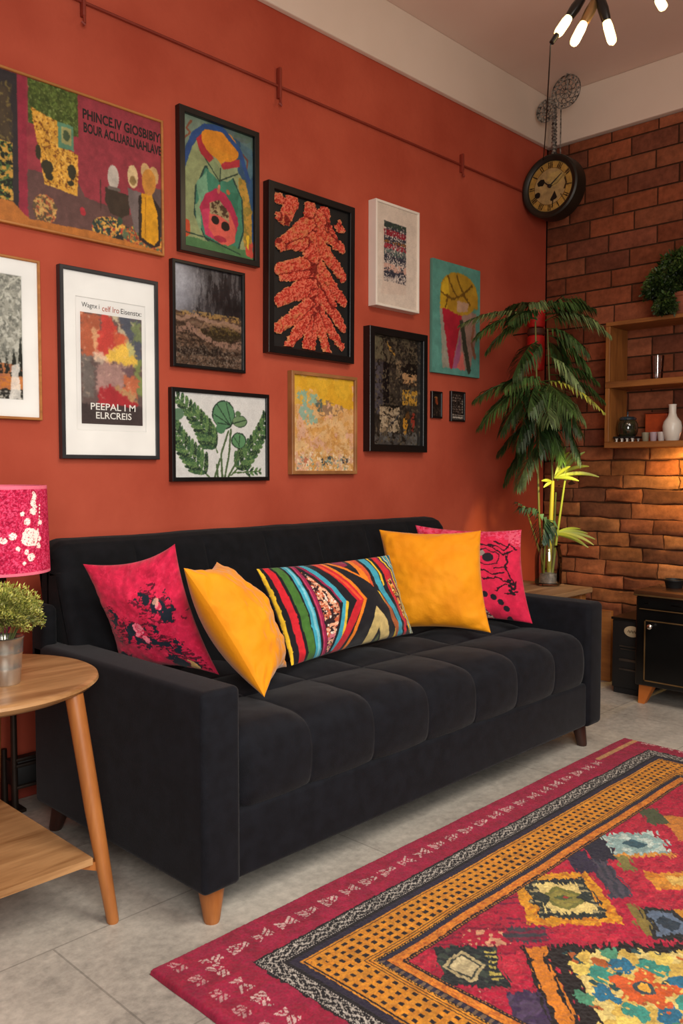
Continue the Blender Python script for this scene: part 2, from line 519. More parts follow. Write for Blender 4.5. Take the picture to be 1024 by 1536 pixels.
def board(name, x0, x1, z0, z1, wx0, wx1, wz0, wz1, y, m, parent):
    b = BM(); loops = []
    for (a, c, d, e, yy) in ((x0, x1, z0, z1, y), (wx0, wx1, wz0, wz1, y), (wx0 + .002, wx1 - .002, wz0 + .002, wz1 - .002, y + .002)):
        loops.append([b.b.verts.new(p) for p in ((a, yy, d), (c, yy, d), (c, yy, e), (a, yy, e))])
    for A, B in zip(loops, loops[1:]):
        for k in range(4): b.b.faces.new((A[k], A[(k + 1) % 4], B[(k + 1) % 4], B[k]))
    return b.done(name, m, parent, smooth=False)

def pane(x0, x1, z0, z1, y, parent):
    return pydata('glass_pane', [(x0, y, z0), (x1, y, z0), (x1, y, z1), (x0, y, z1)], [(0, 1, 2, 3)], M['pane'], parent, False)

def lettering(body, x0, x1, z0, z1, y, m, parent, bold=.0, label=None):
    cu = bpy.data.curves.new('lettering', 'FONT'); cu.body = body; cu.offset = bold; cu.resolution_u = 3
    tmp = bpy.data.objects.new('lettering_tmp', cu); COL.objects.link(tmp)
    dg = bpy.context.evaluated_depsgraph_get()
    me = bpy.data.meshes.new_from_object(tmp.evaluated_get(dg))
    bpy.data.objects.remove(tmp); bpy.data.curves.remove(cu)
    v = np.empty(len(me.vertices) * 3); me.vertices.foreach_get('co', v); v = v.reshape(-1, 3)
    lo, hi = v.min(0), v.max(0)
    q = np.empty_like(v)
    q[:, 0] = x0 + (v[:, 0] - lo[0]) / (hi[0] - lo[0]) * (x1 - x0)
    q[:, 1] = y
    q[:, 2] = z0 + (v[:, 1] - lo[1]) / (hi[1] - lo[1]) * (z1 - z0)
    me.vertices.foreach_set('co', q.ravel()); me.update()
    me.materials.clear()
    o = link('lettering', me, m, parent, False)
    if label: o['label'] = label
    return o

# A: long painted panel at the upper left
def art_a():
    t, x0, x1 = hang('painted_panel', 'wide painted panel with magenta field, jars and lettering, highest at left of red wall', 'painting', .95, 1.856, 1.895, 2.39, .022, .009, M['framewood'])
    a0, a1, b0, b1 = x0 + .009, x1 - .009, 1.904, 2.381
    c = Cv(a1 - a0, b1 - b0, .002, '913640', 3)
    U = lambda x: (x - a0) / (a1 - a0)
    # left dark block
    c.rect(0, U(1.30), 0, .98, '2e2a2c')
    c.rect(0, U(1.262), .12, .5, '43382c', w=.02); m = c.rect(0, U(1.262), .1, .48, '4a3f2c', w=.05, a=.5)
    c.speck(m, ['6e6038'], 60, .64)
    m = c.rect(U(1.0), U(1.266), .47, .86, 'c0943f', w=.004); c.speck(m, ['1d2418'], 45, .5); c.speck(m, ['4c6a3a'], 90, .62)
    c.rect(U(1.286), U(1.315), 0, 1, '8e2a3c')
    # brown floor
    c.poly([(U(1.315), .62), (U(1.5), .62), (U(1.52), .71), (U(1.70), .76), (U(1.80), .60), (1, .58), (1, 1), (U(1.315), 1)], '604440', w=.01)
    c.poly([(U(1.77), .5), (1, .5), (1, .98), (U(1.77), .98)], '5a4a48', w=.03)
    m = c.rect(U(1.322), U(1.5), .0, .30, '4b5a26', w=.003); c.speck(m, ['5f7434', '3a4a1c'], 70, .57); c.speck(m, ['8a9a5c'], 120, .72)
    m = c.poly([(U(1.33), .19), (U(1.43), .235), (U(1.435), .40), (U(1.498), .43), (U(1.494), .72), (U(1.375), .69)], 'd09a38', w=.004)
    c.speck(m, ['7a4a1c'], 110, .60); c.speck(m, ['e0b050'], 80, .6)
    for e in ((1.355, .48, .012, .05), (1.385, .57, .024, .05), (1.475, .56, .018, .055), (1.392, .63, .016, .028), (1.47, .64, .014, .02)):
        c.ell(U(e[0]), e[1], e[2], e[3], '33301f', w=.006)
    c.rect(U(1.425), U(1.482), .235, .41, '58866a', w=.002); c.rect(U(1.437), U(1.474), .26, .375, '9c9a62', w=.004); c.ell(U(1.455), .315, .014, .04, '47583c', w=.01)
    # mounds of flowers
    for (cx, cy, rx, ry, cols) in ((1.372, .86, .05, .10, ['c09a58', 'a85838', '5a4a34']), (1.62, .91, .09, .095, ['c8883c', 'b83c30', '3f6050', 'd8a850', '2f3a34']), (1.755, .92, .10, .10, ['c07038', 'd09a44', '8a3a2c', '5a6a4c'])):
        m = c.ell(U(cx), cy, rx, ry, cols[0], w=.02)
        for q in cols[1:]: c.speck(m, [q], 75, .55)
    c.ell(U(1.515), .82, .014, .03, 'b0303a', w=.02); c.ell(U(1.66), .82, .012, .03, '38503c', w=.01); c.ell(U(1.655), .955, .02, .03, '2a2c2c', w=.012)
    # wooden ledge
    c.poly([(0, .86), (U(1.265), .86), (U(1.32), .955), (U(1.55), .945), (1, .985), (1, 1.01), (0, 1.01)], 'b06c2e', w=.004)
    # figures
    c.line([(U(1.583), .56), (U(1.583), .78)], .004, '4a302c')
    c.poly([(U(1.60), .60), (U(1.70), .62), (U(1.695), .76), (U(1.665), .80), (U(1.62), .78), (U(1.60), .70)], '3c3026', w=.006)
    c.ell(U(1.633), .515, .026, .09, 'b8b0a4'); c.rect(U(1.61), U(1.66), .585, .61, '6a6058')
    c.poly([(U(1.69), .56), (U(1.745), .57), (U(1.75), .88), (U(1.72), .88), (U(1.695), .68)], '6e6260', w=.004)
    c.ell(U(1.712), .47, .025, .085, 'd0b888'); c.ell(U(1.712), .50, .014, .036, '8e7446')
    c.poly([(U(1.735), .60), (U(1.79), .57), (U(1.835), .66), (U(1.825), .94), (U(1.79), .97), (U(1.735), .93)], '2e2420', w=.006)
    c.poly([(U(1.748), .58), (U(1.79), .56), (U(1.815), .70), (U(1.82), .90), (U(1.80), .95), (U(1.745), .91), (U(1.748), .75)], 'd2961e', w=.004)
    c.line([(U(1.765), .6), (U(1.762), .9)], .003, 'a06c14')
    c.ell(U(1.765), .40, .022, .06, 'c8a470'); c.ell(U(1.80), .42, .024, .07, 'c09c66'); c.ell(U(1.78), .48, .034, .10, 'c08438', w=.004)
    c.tone(.16, 30)
    sheet('painted_surface', c, a0, a1, b0, b1, WY - .015, M['art'], t)
    lettering('PHINCE.IV GIOSBIBIYI', 1.517, 1.835, 2.306, 2.341, WY - .0158, M['text_black'], t, .028, 'upper line of black lettering')
    lettering('BOUR ACLUARLNAHLAVE', 1.520, 1.835, 2.261, 2.295, WY - .0158, M['text_black'], t, .028, 'lower line of black lettering')
art_a()

# B: abstract figure
def art_b():
    t, x0, x1 = hang('framed_painting', 'black framed abstract painting with orange oval, teal body and pink mask shape', 'painting', 1.908, 2.324, 1.930, 2.472, .03, .024, M['blackframe'], .012)
    a0, a1, b0, b1 = x0 + .024, x1 - .024, 1.954, 2.448
    c = Cv(a1 - a0, b1 - b0, .0018, '54695e', 21)
    c.put((c.n(12) > .5), '5d6b70', .6)
    c.poly([(0, 0), (.34, 0), (.1, .25), (0, .42)], '6f8272', w=.01)
    c.ell(.47, .66, .56, .66, '2b4a78'); c.ell(.47, .70, .50, .64, '8a9468', w=.01)
    c.poly([(.62, .2), (.9, .4), (1, .7), (1, .1), (.7, .05)], '31506f', w=.02); c.poly([(.80, .08), (1, .05), (1, .35), (.86, .3)], '5a7a7c', w=.03, a=.7)
    c.line([(.12, .04), (.05, .1), (.1, .12), (.03, .18)], .008, '7a4a34', w=.01); c.line([(.84, .16), (.92, .2), (.9, .3)], .008, '6a4038', w=.01)
    c.poly([(.78, .36), (.88, .36), (.98, .6), (.98, .9), (.86, .9), (.82, .6)], 'b08838', w=.01); c.speck(c.inpoly([(.78, .36), (.88, .36), (.98, .6), (.98, .9), (.86, .9), (.82, .6)]), ['8a7834'], 40, .55)
    # body
    c.poly([(.3, .34), (.68, .34), (.84, .52), (.86, .78), (.76, .98), (.30, .92), (.14, .74), (.16, .52)], '23403a', w=.008)
    c.poly([(.31, .36), (.67, .36), (.82, .52), (.84, .78), (.75, .95), (.30, .90), (.16, .74), (.18, .54)], '3c7a62', w=.008)
    c.poly([(.18, .5), (.32, .38), (.34, .56), (.22, .66)], '6d9c7c', w=.01); c.poly([(.16, .66), (.24, .6), (.24, .88), (.17, .78)], '7d9a74', w=.01)
    c.poly([(.6, .5), (.78, .48), (.76, .66), (.62, .66)], '2f6a54', w=.01)
    # collar
    c.poly([(.28, .26), (.40, .24), (.52, .34), (.50, .43), (.36, .38)], '7f9168', w=.004); c.poly([(.52, .34), (.78, .26), (.76, .34), (.62, .42), (.52, .42)], '8c9a72', w=.004)
    c.line([(.28, .27), (.50, .43), (.77, .33)], .005, '2c3c30'); c.line([(.52, .33), (.51, .45)], .005, '2c3c30')
    # oval and band
    c.poly([(.18, .16), (.28, .09), (.36, .22), (.42, .27), (.36, .31), (.24, .26)], 'a02a34', w=.004); c.poly([(.52, .30), (.6, .26), (.80, .21), (.80, .27), (.56, .33)], 'a8303a', w=.004)
    c.ell(.52, .14, .27, .125, 'cf8426', rot=.12, w=.004); c.poly([(.34, .18), (.74, .2), (.6, .25), (.53, .30), (.44, .24)], 'd08a28')
    c.line([(.02, .36), (.14, .14), (.3, .04), (.55, .02), (.8, .14), (.94, .36)], .02, '2a4a80', w=.004)
    # mask
    c.poly([(.3, .56), (.46, .49), (.60, .52), (.72, .62), (.78, .72), (.74, .82), (.3, .84), (.22, .68)], 'a82a4a', w=.008)
    c.poly([(.36, .62), (.5, .58), (.66, .66), (.74, .78), (.72, .88), (.58, .94), (.42, .90), (.31, .80)], 'c8584c', w=.008)
    c.poly([(.24, .70), (.36, .66), (.34, .82), (.44, .9), (.3, .88)], 'c03a5c', w=.008)
    c.poly([(.36, .62), (.5, .58), (.64, .66), (.64, .74), (.5, .70), (.36, .70)], '9a8a64', w=.008); c.speck(c.inpoly([(.36, .62), (.5, .58), (.64, .66), (.64, .74), (.5, .70), (.36, .70)]), ['4a3424'], 70, .55)
    c.ell(.44, .745, .055, .033, '1c1412'); c.ell(.585, .775, .06, .037, '1c1412'); c.ell(.51, .885, .09, .025, '9c2c3c')
    c.line([(.50, .47), (.49, .52)], .012, 'c06a54'); c.ell(.63, .5, .03, .02, 'a85a3a', w=.01)
    # bottom
    c.rect(0, 1, .92, 1.01, '4a7448', w=.02); c.poly([(.0, .78), (.08, .8), (.1, .9), (0, .94)], 'b84a2c', w=.01); c.poly([(.88, .9), (1, .84), (1, .98), (.9, .97)], 'c04a3c', w=.02); c.poly([(.9, .8), (.94, .8), (.93, .92), (.9, .9)], 'd8b02c', w=.01)
    c.line([(0, .89), (.3, .9), (.8, .97)], .005, '233c30')
    c.tone(.16, 25)
    sheet('painted_surface', c, a0, a1, b0, b1, WY - .014, M['art'], t)
art_b()

# C: tufted coral leaf on black
def art_c():
    t, x0, x1 = hang('relief_artwork', 'black framed relief of a coral red tufted wool leaf', 'relief artwork', 2.338, 2.896, 1.587, 2.292, .04, .03, M['blackframe'], .012, roll=.008)
    a0, a1, b0, b1 = x0 + .028, x1 - .028, 1.615, 2.264
    BM().box(a0, a1, WY - .022, WY - .012, b0, b1).done('backing_board', M['blackmatte'], t, smooth=False)
    c = Cv(a1 - a0, b1 - b0, .0020, 'c8402f', 33)
    u, v = c.warp(.018, 60)
    x, y = u * c.w, v * c.h
    ht = np.full(u.shape, -1.0)
    lobes = [((.47, .05), (.50, .40), .036, .055), ((.50, .40), (.52, .72), .052, .040),
             ((.24, .05), (.15, .16), .045, .04), ((.15, .16), (.07, .16), .04, .02),
             ((.48, .16), (.10, .34), .06, .032), ((.48, .28), (.10, .33), .05, .028),
             ((.50, .42), (.08, .50), .055, .03), ((.52, .54), (.08, .70), .055, .032), ((.50, .46), (.12, .55), .05, .02),
             ((.50, .68), (.07, .88), .05, .028), ((.50, .72), (.20, .98), .05, .026), ((.5, .74), (.42, .97), .045, .024),
             ((.52, .74), (.52, .99), .04, .02), ((.53, .66), (.72, 1.02), .05, .024), ((.56, .70), (.90, .93), .045, .022),
             ((.66, .04), (.68, .16), .03, .04), ((.54, .14), (.90, .26), .055, .026), ((.62, .10), (.84, .24), .05, .026), ((.58, .27), (.92, .45), .05, .028),
             ((.56, .42), (.92, .62), .05, .028), ((.56, .54), (.92, .80), .05, .026), ((.54, .50), (.76, .66), .05, .04),
             ((.06, .05), (.11, .05), .024, .024), ((.86, .12), (.92, .13), .026, .014), ((.87, .08), (.87, .12), .014, .016)]
    ht2 = np.full(u.shape, -1.0)
    for (p0, p1, r0, r1) in lobes:
        ax, ay, bx, by = p0[0] * c.w, p0[1] * c.h, p1[0] * c.w, p1[1] * c.h
        L = (bx - ax) ** 2 + (by - ay) ** 2
        tt = np.clip(((x - ax) * (bx - ax) + (y - ay) * (by - ay)) / L, 0, 1)
        d = np.hypot(x - ax - tt * (bx - ax), y - ay - tt * (by - ay))
        r = (r0 + (r1 - r0) * tt ** .8) * (.92 if r1 < r0 else 1)
        hh = (1 - (d / r) ** 2) * r
        ht2 = np.maximum(ht2, np.minimum(ht, hh)); ht = np.maximum(ht, hh)
    keep = (ht > 0) & (c.u > .015) & (c.u < .985) & (c.v > .012) & (c.v < .988)
    rel = np.sqrt(np.clip(ht, 0, 1)) * .13
    tuft = vn(c.X * 190, c.Y * 190, 5); tuft2 = vn(c.X * 95, c.Y * 95, 8)
    rel = rel - .012 * np.exp(-np.clip(ht - ht2, 0, 1) / .003) * (ht2 > 0) + (tuft - .5) * .014 + (tuft2 - .5) * .012
    big = fbm(c.X * 7, c.Y * 7, 4, 3)
    c.c[:] = hx('c4503a'); c.put(big > .5, 'bf4236', .7); c.put(tuft > .55, 'd8745a', .8); c.put(tuft < .32, '9a2e24', .7); c.put((tuft2 > .66) & (big < .5), 'c87c50', .7); c.put((ht < .010) & (tuft > .4), 'd09a66', .6)
    crease_shade = (ht - ht2 < .0035) & (ht2 > .004); c.put(crease_shade, '6a1c1a', .75)  # shade between neighbouring lobes, painted darker into the wool colour
    P = np.stack([a0 + c.u * (a1 - a0), np.full(c.u.shape, WY - .0225) - np.clip(rel, 0, .06) * .62, b1 - c.v * (b1 - b0)], -1)
    grid('tufted_leaf', P, M['tuft'], t, c.c, keep=keep, flip=True)
art_c()

# D: white box frame
def art_d():
    t, x0, x1 = hang('framed_print', 'white box frame holding a small woven print in dark and red bands', 'print', 2.988, 3.370, 1.872, 2.362, .05, .012, M['whiteframe'], .004)
    a0, a1, b0, b1 = x0 + .010, x1 - .010, 1.884, 2.350
    c = Cv(a1 - a0, b1 - b0, .0018, 'd6c8ba', 41)
    c.poly([(.14, .20), (.14, .8), (.1, .9), (.72, .86), (.72, .2)], 'cbb5a6', a=.5)
    m = c.rect(.18, .72, .16, .76, 'b8aaa0', w=.004)
    n1 = c.n(110, 2); band = np.sin(c.v * 40) * .5 + .5
    c.put(m & (n1 + band * .25 > .60), '343540'); c.put(m & (n1 < .33), 'ded4ca')
    for (v0, v1, k) in ((.24, .30, '8a2230'), (.345, .37, '8a5a30'), (.38, .43, '962a38')):
        c.put(m & (c.v > v0) & (c.v < v1) & (c.n(90, 2) > .46), k)
    c.put(m & (c.v > .165) & (c.v < .22) & (c.n(90, 2) > .4), '35453c'); c.put(m & (c.v > .43) & (c.v < .5) & (c.n(80, 2) > .52), '5a6a64'); c.put(m & (c.v > .58) & (c.v < .66) & (c.n(60, 2) > .5), 'c8a090')
    c.tone(.06, 20)
    sheet('printed_sheet', c, a0, a1, b0, b1, WY - .042, M['art'], t)
art_d()

# E: teal canvas
def art_e():
    t, x0, x1 = hang('canvas_picture', 'teal unframed canvas painting of a yellow domed shape on a red stem, beside the palm', 'painting', 3.450, 3.896, 1.597, 2.178, .022, 0, None)
    x1 = 3.865
    a0, a1, b0, b1 = x0, x1, 1.599, 2.176
    BM().box(a0, a1, WY - .020, WY - .001, b0, b1, .003, 2).done('stretched_canvas', mat('teal_canvas', '4f8678', '5a9082', rough=.7), t, smooth=False)
    c = Cv(a1 - a0, b1 - b0, .002, '5d988c', 51)
    c.put(c.n(5) > .5, '549084', .5)
    c.poly([(.14, .4), (.3, .46), (.42, .92), (.5, .94), (.2, .95)], 'a89484', w=.01, a=.8)
    c.poly([(.52, .42), (.93, .40), (.9, .7), (.78, .93), (.4, .94)], 'a4776a', w=.02, a=.85)
    c.poly([(.18, .40), (.62, .42), (.40, .95), (.36, .95)], 'a82434', w=.01)
    c.poly([(.40, .94), (.58, .6), (.58, .94)], 'a05a7c', w=.01); c.poly([(.5, .94), (.62, .76), (.68, .95)], 'cc6a62', w=.01)
    c.line([(.60, .52), (.66, .70), (.76, .94)], .035, '3a3c30', w=.01); c.line([(.85, .5), (.82, .7), (.9, .82)], .02, '8a5a44', w=.02)
    m = c.ell(.55, .26, .40, .19, 'b08a2a'); m2 = c.inell(.55, .26, .40, .19)
    c.poly([(.15, .26), (.3, .27), (.3, .42), (.15, .42)], 'c09a28', w=.006); c.poly([(.3, .27), (.94, .24), (.94, .36), (.6, .42), (.3, .42)], 'ac8328', w=.01)
    c.poly([(.16, .22), (.3, .12), (.34, .28), (.18, .30)], 'd0ac2c', w=.01, a=.8); c.poly([(.5, .32), (.75, .33), (.72, .41), (.5, .42)], 'b89478', w=.01)
    for p in ([(.5, .1), (.56, .2), (.72, .3)], [(.16, .28), (.4, .32), (.62, .26), (.82, .16)], [(.3, .12), (.42, .24), (.52, .3)], [(.62, .26), (.78, .34)], [(.3, .3), (.26, .4)]):
        c.line(p, .011, '6a4c18', w=.01)
    c.tone(.14, 18)
    sheet('painted_surface', c, a0 + .001, a1 - .001, b0 + .001, b1 - .001, WY - .0206, M['art'], t, None, 4., 3)
art_e()

# F: winter woodland print at the left edge
def art_f():
    t, x0, x1 = hang('framed_print', 'thin wooden frame with woodland print, black trees on grey and orange, beneath the long panel', 'print', .86, 1.362, 1.266, 1.794, .02, .009, M['framewood'])
    x1i = x1 - .009; x0i = x0 + .009
    c = Cv(.388, .405, .002, 'a8a69a', 61)
    c.put(c.n(40, 3) > .55, '85857c', .8); c.put(c.n(70, 2) > .63, '5f6058', .7); c.put(c.n(60, 2) > .62, 'c8c6ba')
    c.line([(.7, .45), (.85, .1), (1, .0)], .006, 'c4c2b4', w=.02)
    c.rect(0, 1, .72, .93, 'c07a4c', w=.03); c.put(c.inpoly([(0, .72), (1, .72), (1, .86), (0, .86)]) & (c.n(40, 3) > .55), 'a86a50', .8); c.put(c.inpoly([(0, .82), (1, .82), (1, .92), (0, .92)]) & (c.n(60, 2, (1, 3)) > .5), 'cc8038')
    c.rect(0, 1, .92, 1.02, '2c2a26', w=.03); c.put((c.v > .93) & (c.n(90, 2) > .58), 'b0aca0')
    r = random.Random(3)
    for i in range(16):
        cx = i / 15.5 + r.uniform(-.02, .02); top = r.uniform(.44, .60); bot = r.uniform(.74, .82)
        m = np.abs(c.u - cx) < np.clip((c.v - top) / (bot - top), 0, 1) * r.uniform(.025, .045) * (.6 + .8 * c.n(60, 2))
        c.put(m & (c.v < bot) & (c.n(80, 2) > .33), '24251f')
    c.poly([(.90, .72), (.96, .70), (.97, 1), (.86, 1)], 'ece8e0', w=.02, a=.85)  # white glare of the glazing, painted into the print
    c.tone(.1, 40)
    board('mat_board', x0i, x1i, 1.275, 1.785, x0i + .05, x1i - .052, 1.33, 1.735, WY - .0125, M['matboard'], t)
    sheet('printed_sheet', c, x0i + .049, x1i - .051, 1.329, 1.736, WY - .0095, M['artgloss'], t)
    pane(x0i, x1i, 1.275, 1.785, WY - .0155, t)
art_f()

# G: poster
def art_g():
    t, x0, x1 = hang('framed_poster', 'charcoal framed poster with white mat, red and yellow abstract block and white capital lettering', 'poster', 1.418, 1.826, 1.139, 1.796, .026, .014, M['greyframe'])
    x0i, x1i, z0i, z1i = x0 + .014, x1 - .014, 1.153, 1.782
    wx0, wx1, wz0, wz1 = 1.478, 1.758, 1.238, 1.700
    board('mat_board', x0i, x1i, z0i, z1i, wx0, wx1, wz0, wz1, WY - .017, M['matboard'], t)
    pydata('paper', [(wx0 - .01, WY - .0135, wz0 - .01), (wx1 + .01, WY - .0135, wz0 - .01), (wx1 + .01, WY - .0135, wz1 + .01), (wx0 - .01, WY - .0135, wz1 + .01)], [(0, 1, 2, 3)], M['matboard'], t, False)
    a0, a1, b0, b1 = 1.497, 1.742, 1.262, 1.648
    c = Cv(a1 - a0, b1 - b0, .0017, '5d4a48', 71)
    c.poly([(0, 0), (.3, 0), (.3, .3), (.12, .42), (0, .38)], 'b4593a', w=.03); c.poly([(0, .36), (.2, .42), (.22, .78), (.0, .8)], '6a625e', w=.04)
    c.poly([(.6, 0), (1, 0), (1, .5), (.84, .4), (.78, .24)], '4a5060', w=.03); c.poly([(.8, .02), (1, .04), (1, .22), (.86, .24)], '728054', w=.04); c.poly([(.9, .38), (1, .4), (1, .74), (.9, .7)], '7a8a4c', w=.03)
    c.poly([(.18, .16), (.3, .12), (.32, .36), (.86, .42), (.86, .46), (.2, .42)], 'e0a878', w=.03)
    c.poly([(.40, -.02), (.6, 0), (.78, .22), (.72, .26), (.56, .06)], 'c8bc9c', w=.02)
    c.poly([(.34, .0), (.48, .02), (.66, .14), (.72, .24), (.52, .36), (.24, .38), (.30, .18)], 'c83c34', w=.04); c.poly([(.55, .12), (.75, .2), (.72, .28), (.5, .32)], 'd8643c', w=.04, a=.7)
    c.poly([(.38, .36), (.64, .26), (.84, .24), (.92, .40), (.9, .45), (.44, .42)], 'ecc44c', w=.02); c.poly([(.74, .2), (.86, .24), (.9, .34), (.8, .32)], 'c4c07c', w=.03)
    c.ell(.28, .40, .1, .03, 'f0d8c0', w=.04, a=.7)
    c.poly([(.24, .44), (.74, .46), (.66, .66), (.24, .72)], 'a8827c', w=.03); c.poly([(.66, .44), (.84, .46), (.84, .58), (.74, .6)], '6c5058', w=.03); c.poly([(.66, .52), (.92, .56), (.92, .74), (.7, .70)], 'c86a44', w=.04)
    c.poly([(.54, .64), (.84, .70), (.9, .80), (.6, .78)], 'b48a5c', w=.04)
    c.poly([(.27, .68), (.5, .64), (.62, .70), (.86, .77), (.92, .80), (.9, .83), (.26, .83)], 'a8242c', w=.02)
    c.rect(0, 1, .825, 1.01, '4c4140', w=.01)
    c.speck(c.v < .8, ['f0d0b0'], 60, .78); c.tone(.15, 22)
    c.soften(6., 3); c.put(c.v < .82, 'c8b8a8', .16)
    sheet('printed_sheet', c, a0, a1, b0, b1, WY - .0145, M['artgloss'], t, None, 3., 2)
    lettering('PEEPAL I M', 1.532, 1.712, 1.312, 1.336, WY - .0152, M['text_white'], t, .012, 'upper line of white capitals')
    lettering('ELRCREIS', 1.552, 1.695, 1.281, 1.305, WY - .0152, M['text_white'], t, .012, 'lower line of white capitals')
    lettering('Wagnx i', 1.503, 1.572, 1.660, 1.682, WY - .0142, M['text_black'], t, 0, 'dark handwritten heading, first word')
    lettering('celf lro', 1.582, 1.650, 1.660, 1.680, WY - .0142, M['orangebox'], t, 0, 'orange handwritten words of the heading')
    lettering('Eisenstx:', 1.657, 1.742, 1.660, 1.678, WY - .0142, M['text_black'], t, 0, 'dark handwritten heading, last word')
    pane(x0i, x1i, z0i, z1i, WY - .0195, t)
art_g()

# H: dark landscape photograph
def art_h():
    t, x0, x1 = hang('framed_photograph', 'black framed photograph of a misty dark field with trees, below the abstract figure painting', 'photograph', 1.873, 2.245, 1.492, 1.895, .026, .013, M['blackframe'])
    a0, a1, b0, b1 = x0 + .013, x1 - .013, 1.505, 1.882
    c = Cv(a1 - a0, b1 - b0, .0018, '6a6668', 81)
    u, v = c.u, c.v
    one = np.ones(u.shape)
    c.put(one, '363234'); c.put(one, '6c686c', np.clip(.9 - u * 1.1, 0, 1) * .8)
    c.put((c.n(34, 4, (1, .22)) > .5) & (u > .2), '242022', .75); c.put((c.n(70, 3, (1, .2)) > .58) & (u > .25), '8f8a8a', .45)
    c.put(one, 'b9b9c0', np.clip(1.15 - u * 2.0 - np.abs(v - .16) * 1.6, 0, .85)); c.put(one, '9a9aa2', np.clip(.7 - u * 1.6 - np.abs(v - .34) * 4, 0, .7))
    c.put(one, '1f1b1c', np.clip((u - .35) * 2.5, 0, 1) * np.clip(1 - np.abs(v - .36) * 7, 0, 1) * .9)
    g = v > .47 + .05 * (c.n(8) - .5)
    c.put(g, '5c4638'); c.put(g & (c.n(36, 4, (.35, 2)) > .5), '7d6250', .8); c.put(g & (c.n(50, 3, (.4, 2)) > .56), '3a2d24', .8)
    c.put((np.abs(v - .475) < .03) & (c.n(70, 3) > .5), 'b08a50', .8)
    for pts, wd, cl in (([(0, .55), (.3, .51), (.7, .54), (1, .56)], .014, 'b08d78'), ([(0, .66), (.22, .61), (.36, .66), (.5, .72), (.8, .755), (1, .74)], .026, 'a5806e'), ([(.36, .66), (.45, .58), (.75, .55), (1, .58)], .010, '98785c')):
        c.line(pts, wd, cl, w=.03, a=.75)
    c.put(c.inell(.72, .65, .30, .065, w=.04), '332c1c', .8); c.put(c.inell(.72, .62, .26, .04, w=.04) & (c.n(70, 3) > .5), '7a6436', .7)
    c.put(c.inell(.38, .85, .42, .045, w=.05), '1e1815', .8)
    c.put((v > .78) & (c.n(90, 3) > .55), '6a5a4e', .7); c.put((v > .82) & (c.n(120, 2) > .64), 'a39486', .6); c.put((v > .5) & (c.n(110, 2) > .66), 'b09a80', .35); c.put((v > .6) & (c.n(80, 3) > .6), '241c17', .6)
    c.tone(.12, 60)
    sheet('photo_print', c, a0, a1, b0, b1, WY - .013, M['artgloss'], t, None, 1.6, 1)
    pane(a0, a1, b0, b1, WY - .0175, t)
art_h()

# I: botanical
def art_i():
    t, x0, x1 = hang('framed_painting', 'black framed botanical painting of green leaves on white ground', 'painting', 1.864, 2.372, 1.056, 1.414, .026, .016, M['blackframe'])
    a0, a1, b0, b1 = x0 + .016, x1 - .016, 1.072, 1.398
    c = Cv(a1 - a0, b1 - b0, .0017, 'd3d5d3', 91)
    G, L, D = '35553a', '7d9a5c', '22362a'
    def spray(p0, p1, n, ln, wd, bend, s0=.1, both=True, cols=(G, D, '4c6e44')):
        c.line([p0, ((p0[0] + p1[0]) / 2 + bend, (p0[1] + p1[1]) / 2), p1], .006, '4a6238')
        for k in range(n):
            f = s0 + (1 - s0) * k / (n - 1)
            q = 1 - f
            px = q * q * p0[0] + 2 * q * f * ((p0[0] + p1[0]) / 2 + bend) + f * f * p1[0]
            py = q * q * p0[1] + 2 * q * f * ((p0[1] + p1[1]) / 2) + f * f * p1[1]
            dx, dy = (p1[0] - p0[0]) * c.w, (p1[1] - p0[1]) * c.h
            an = math.atan2(dy, dx)
            for sgn in ((-1, 1) if both else (1,)):
                a = an + sgn * .75
                ll = ln * (1 - .55 * f)
                m = c.ell(px + math.cos(a) * ll * .5 / c.w, py + math.sin(a) * ll * .5 / c.h, ll * .55 / c.w, wd / c.h * (1 - .4 * f), cols[(k + (sgn > 0)) % len(cols)], rot=a, w=.006)
                c.put(m & (c.n(150, 2, (1, 1)) > .58), L, .8)
    spray((.36, 1.0), (.02, .40), 12, .085, .011, -.10, .08)
    spray((.45, .70), (.04, .08), 13, .080, .013, .10, .1)
    c.ell(.035, .26, .06, .07, '5c7d62', w=.01)
    spray((.6, .98), (.99, .26), 11, .075, .014, .12, .12)
    spray((.62, .95), (.92, .93), 4, .04, .008, .0, .5)
    # round leaves on stalks
    for pts in ([(.50, 1), (.49, .72), (.57, .44)], [(.53, 1), (.58, .7), (.60, .42)], [(.57, .99), (.66, .82), (.69, .62)], [(.45, 1.), (.44, .85)], [(.42, 1.), (.48, .78)]):
        c.line(pts, .009, '4c6240', w=.004)
    c.ell(.52, .24, .125, .175, D, rot=.2, w=.008); c.ell(.52, .24, .115, .165, '56855f', rot=.2, w=.008); c.ell(.49, .40, .05, .07, '4c7a56', w=.006)
    for q in ((.45, .12), (.42, .24), (.45, .34)): c.line([(.59, .36), q], .004, D)
    c.line([(.55, .1), (.61, .36)], .004, D)
    c.ell(.70, .31, .085, .075, D, w=.006); c.ell(.70, .31, .078, .066, '6c8a62', w=.006); c.line([(.62, .34), (.77, .29)], .004, D); c.ell(.68, .22, .03, .035, '55744e', w=.01)
    c.ell(.69, .55, .085, .10, D, w=.006); c.ell(.69, .55, .077, .09, '5a8a5f', w=.006); c.line([(.69, .62), (.70, .48)], .004, D); c.line([(.69, .6), (.63, .5)], .003, D)
    c.tone(.05, 30)
    sheet('painted_surface', c, a0, a1, b0, b1, WY - .016, M['art'], t)
art_i()

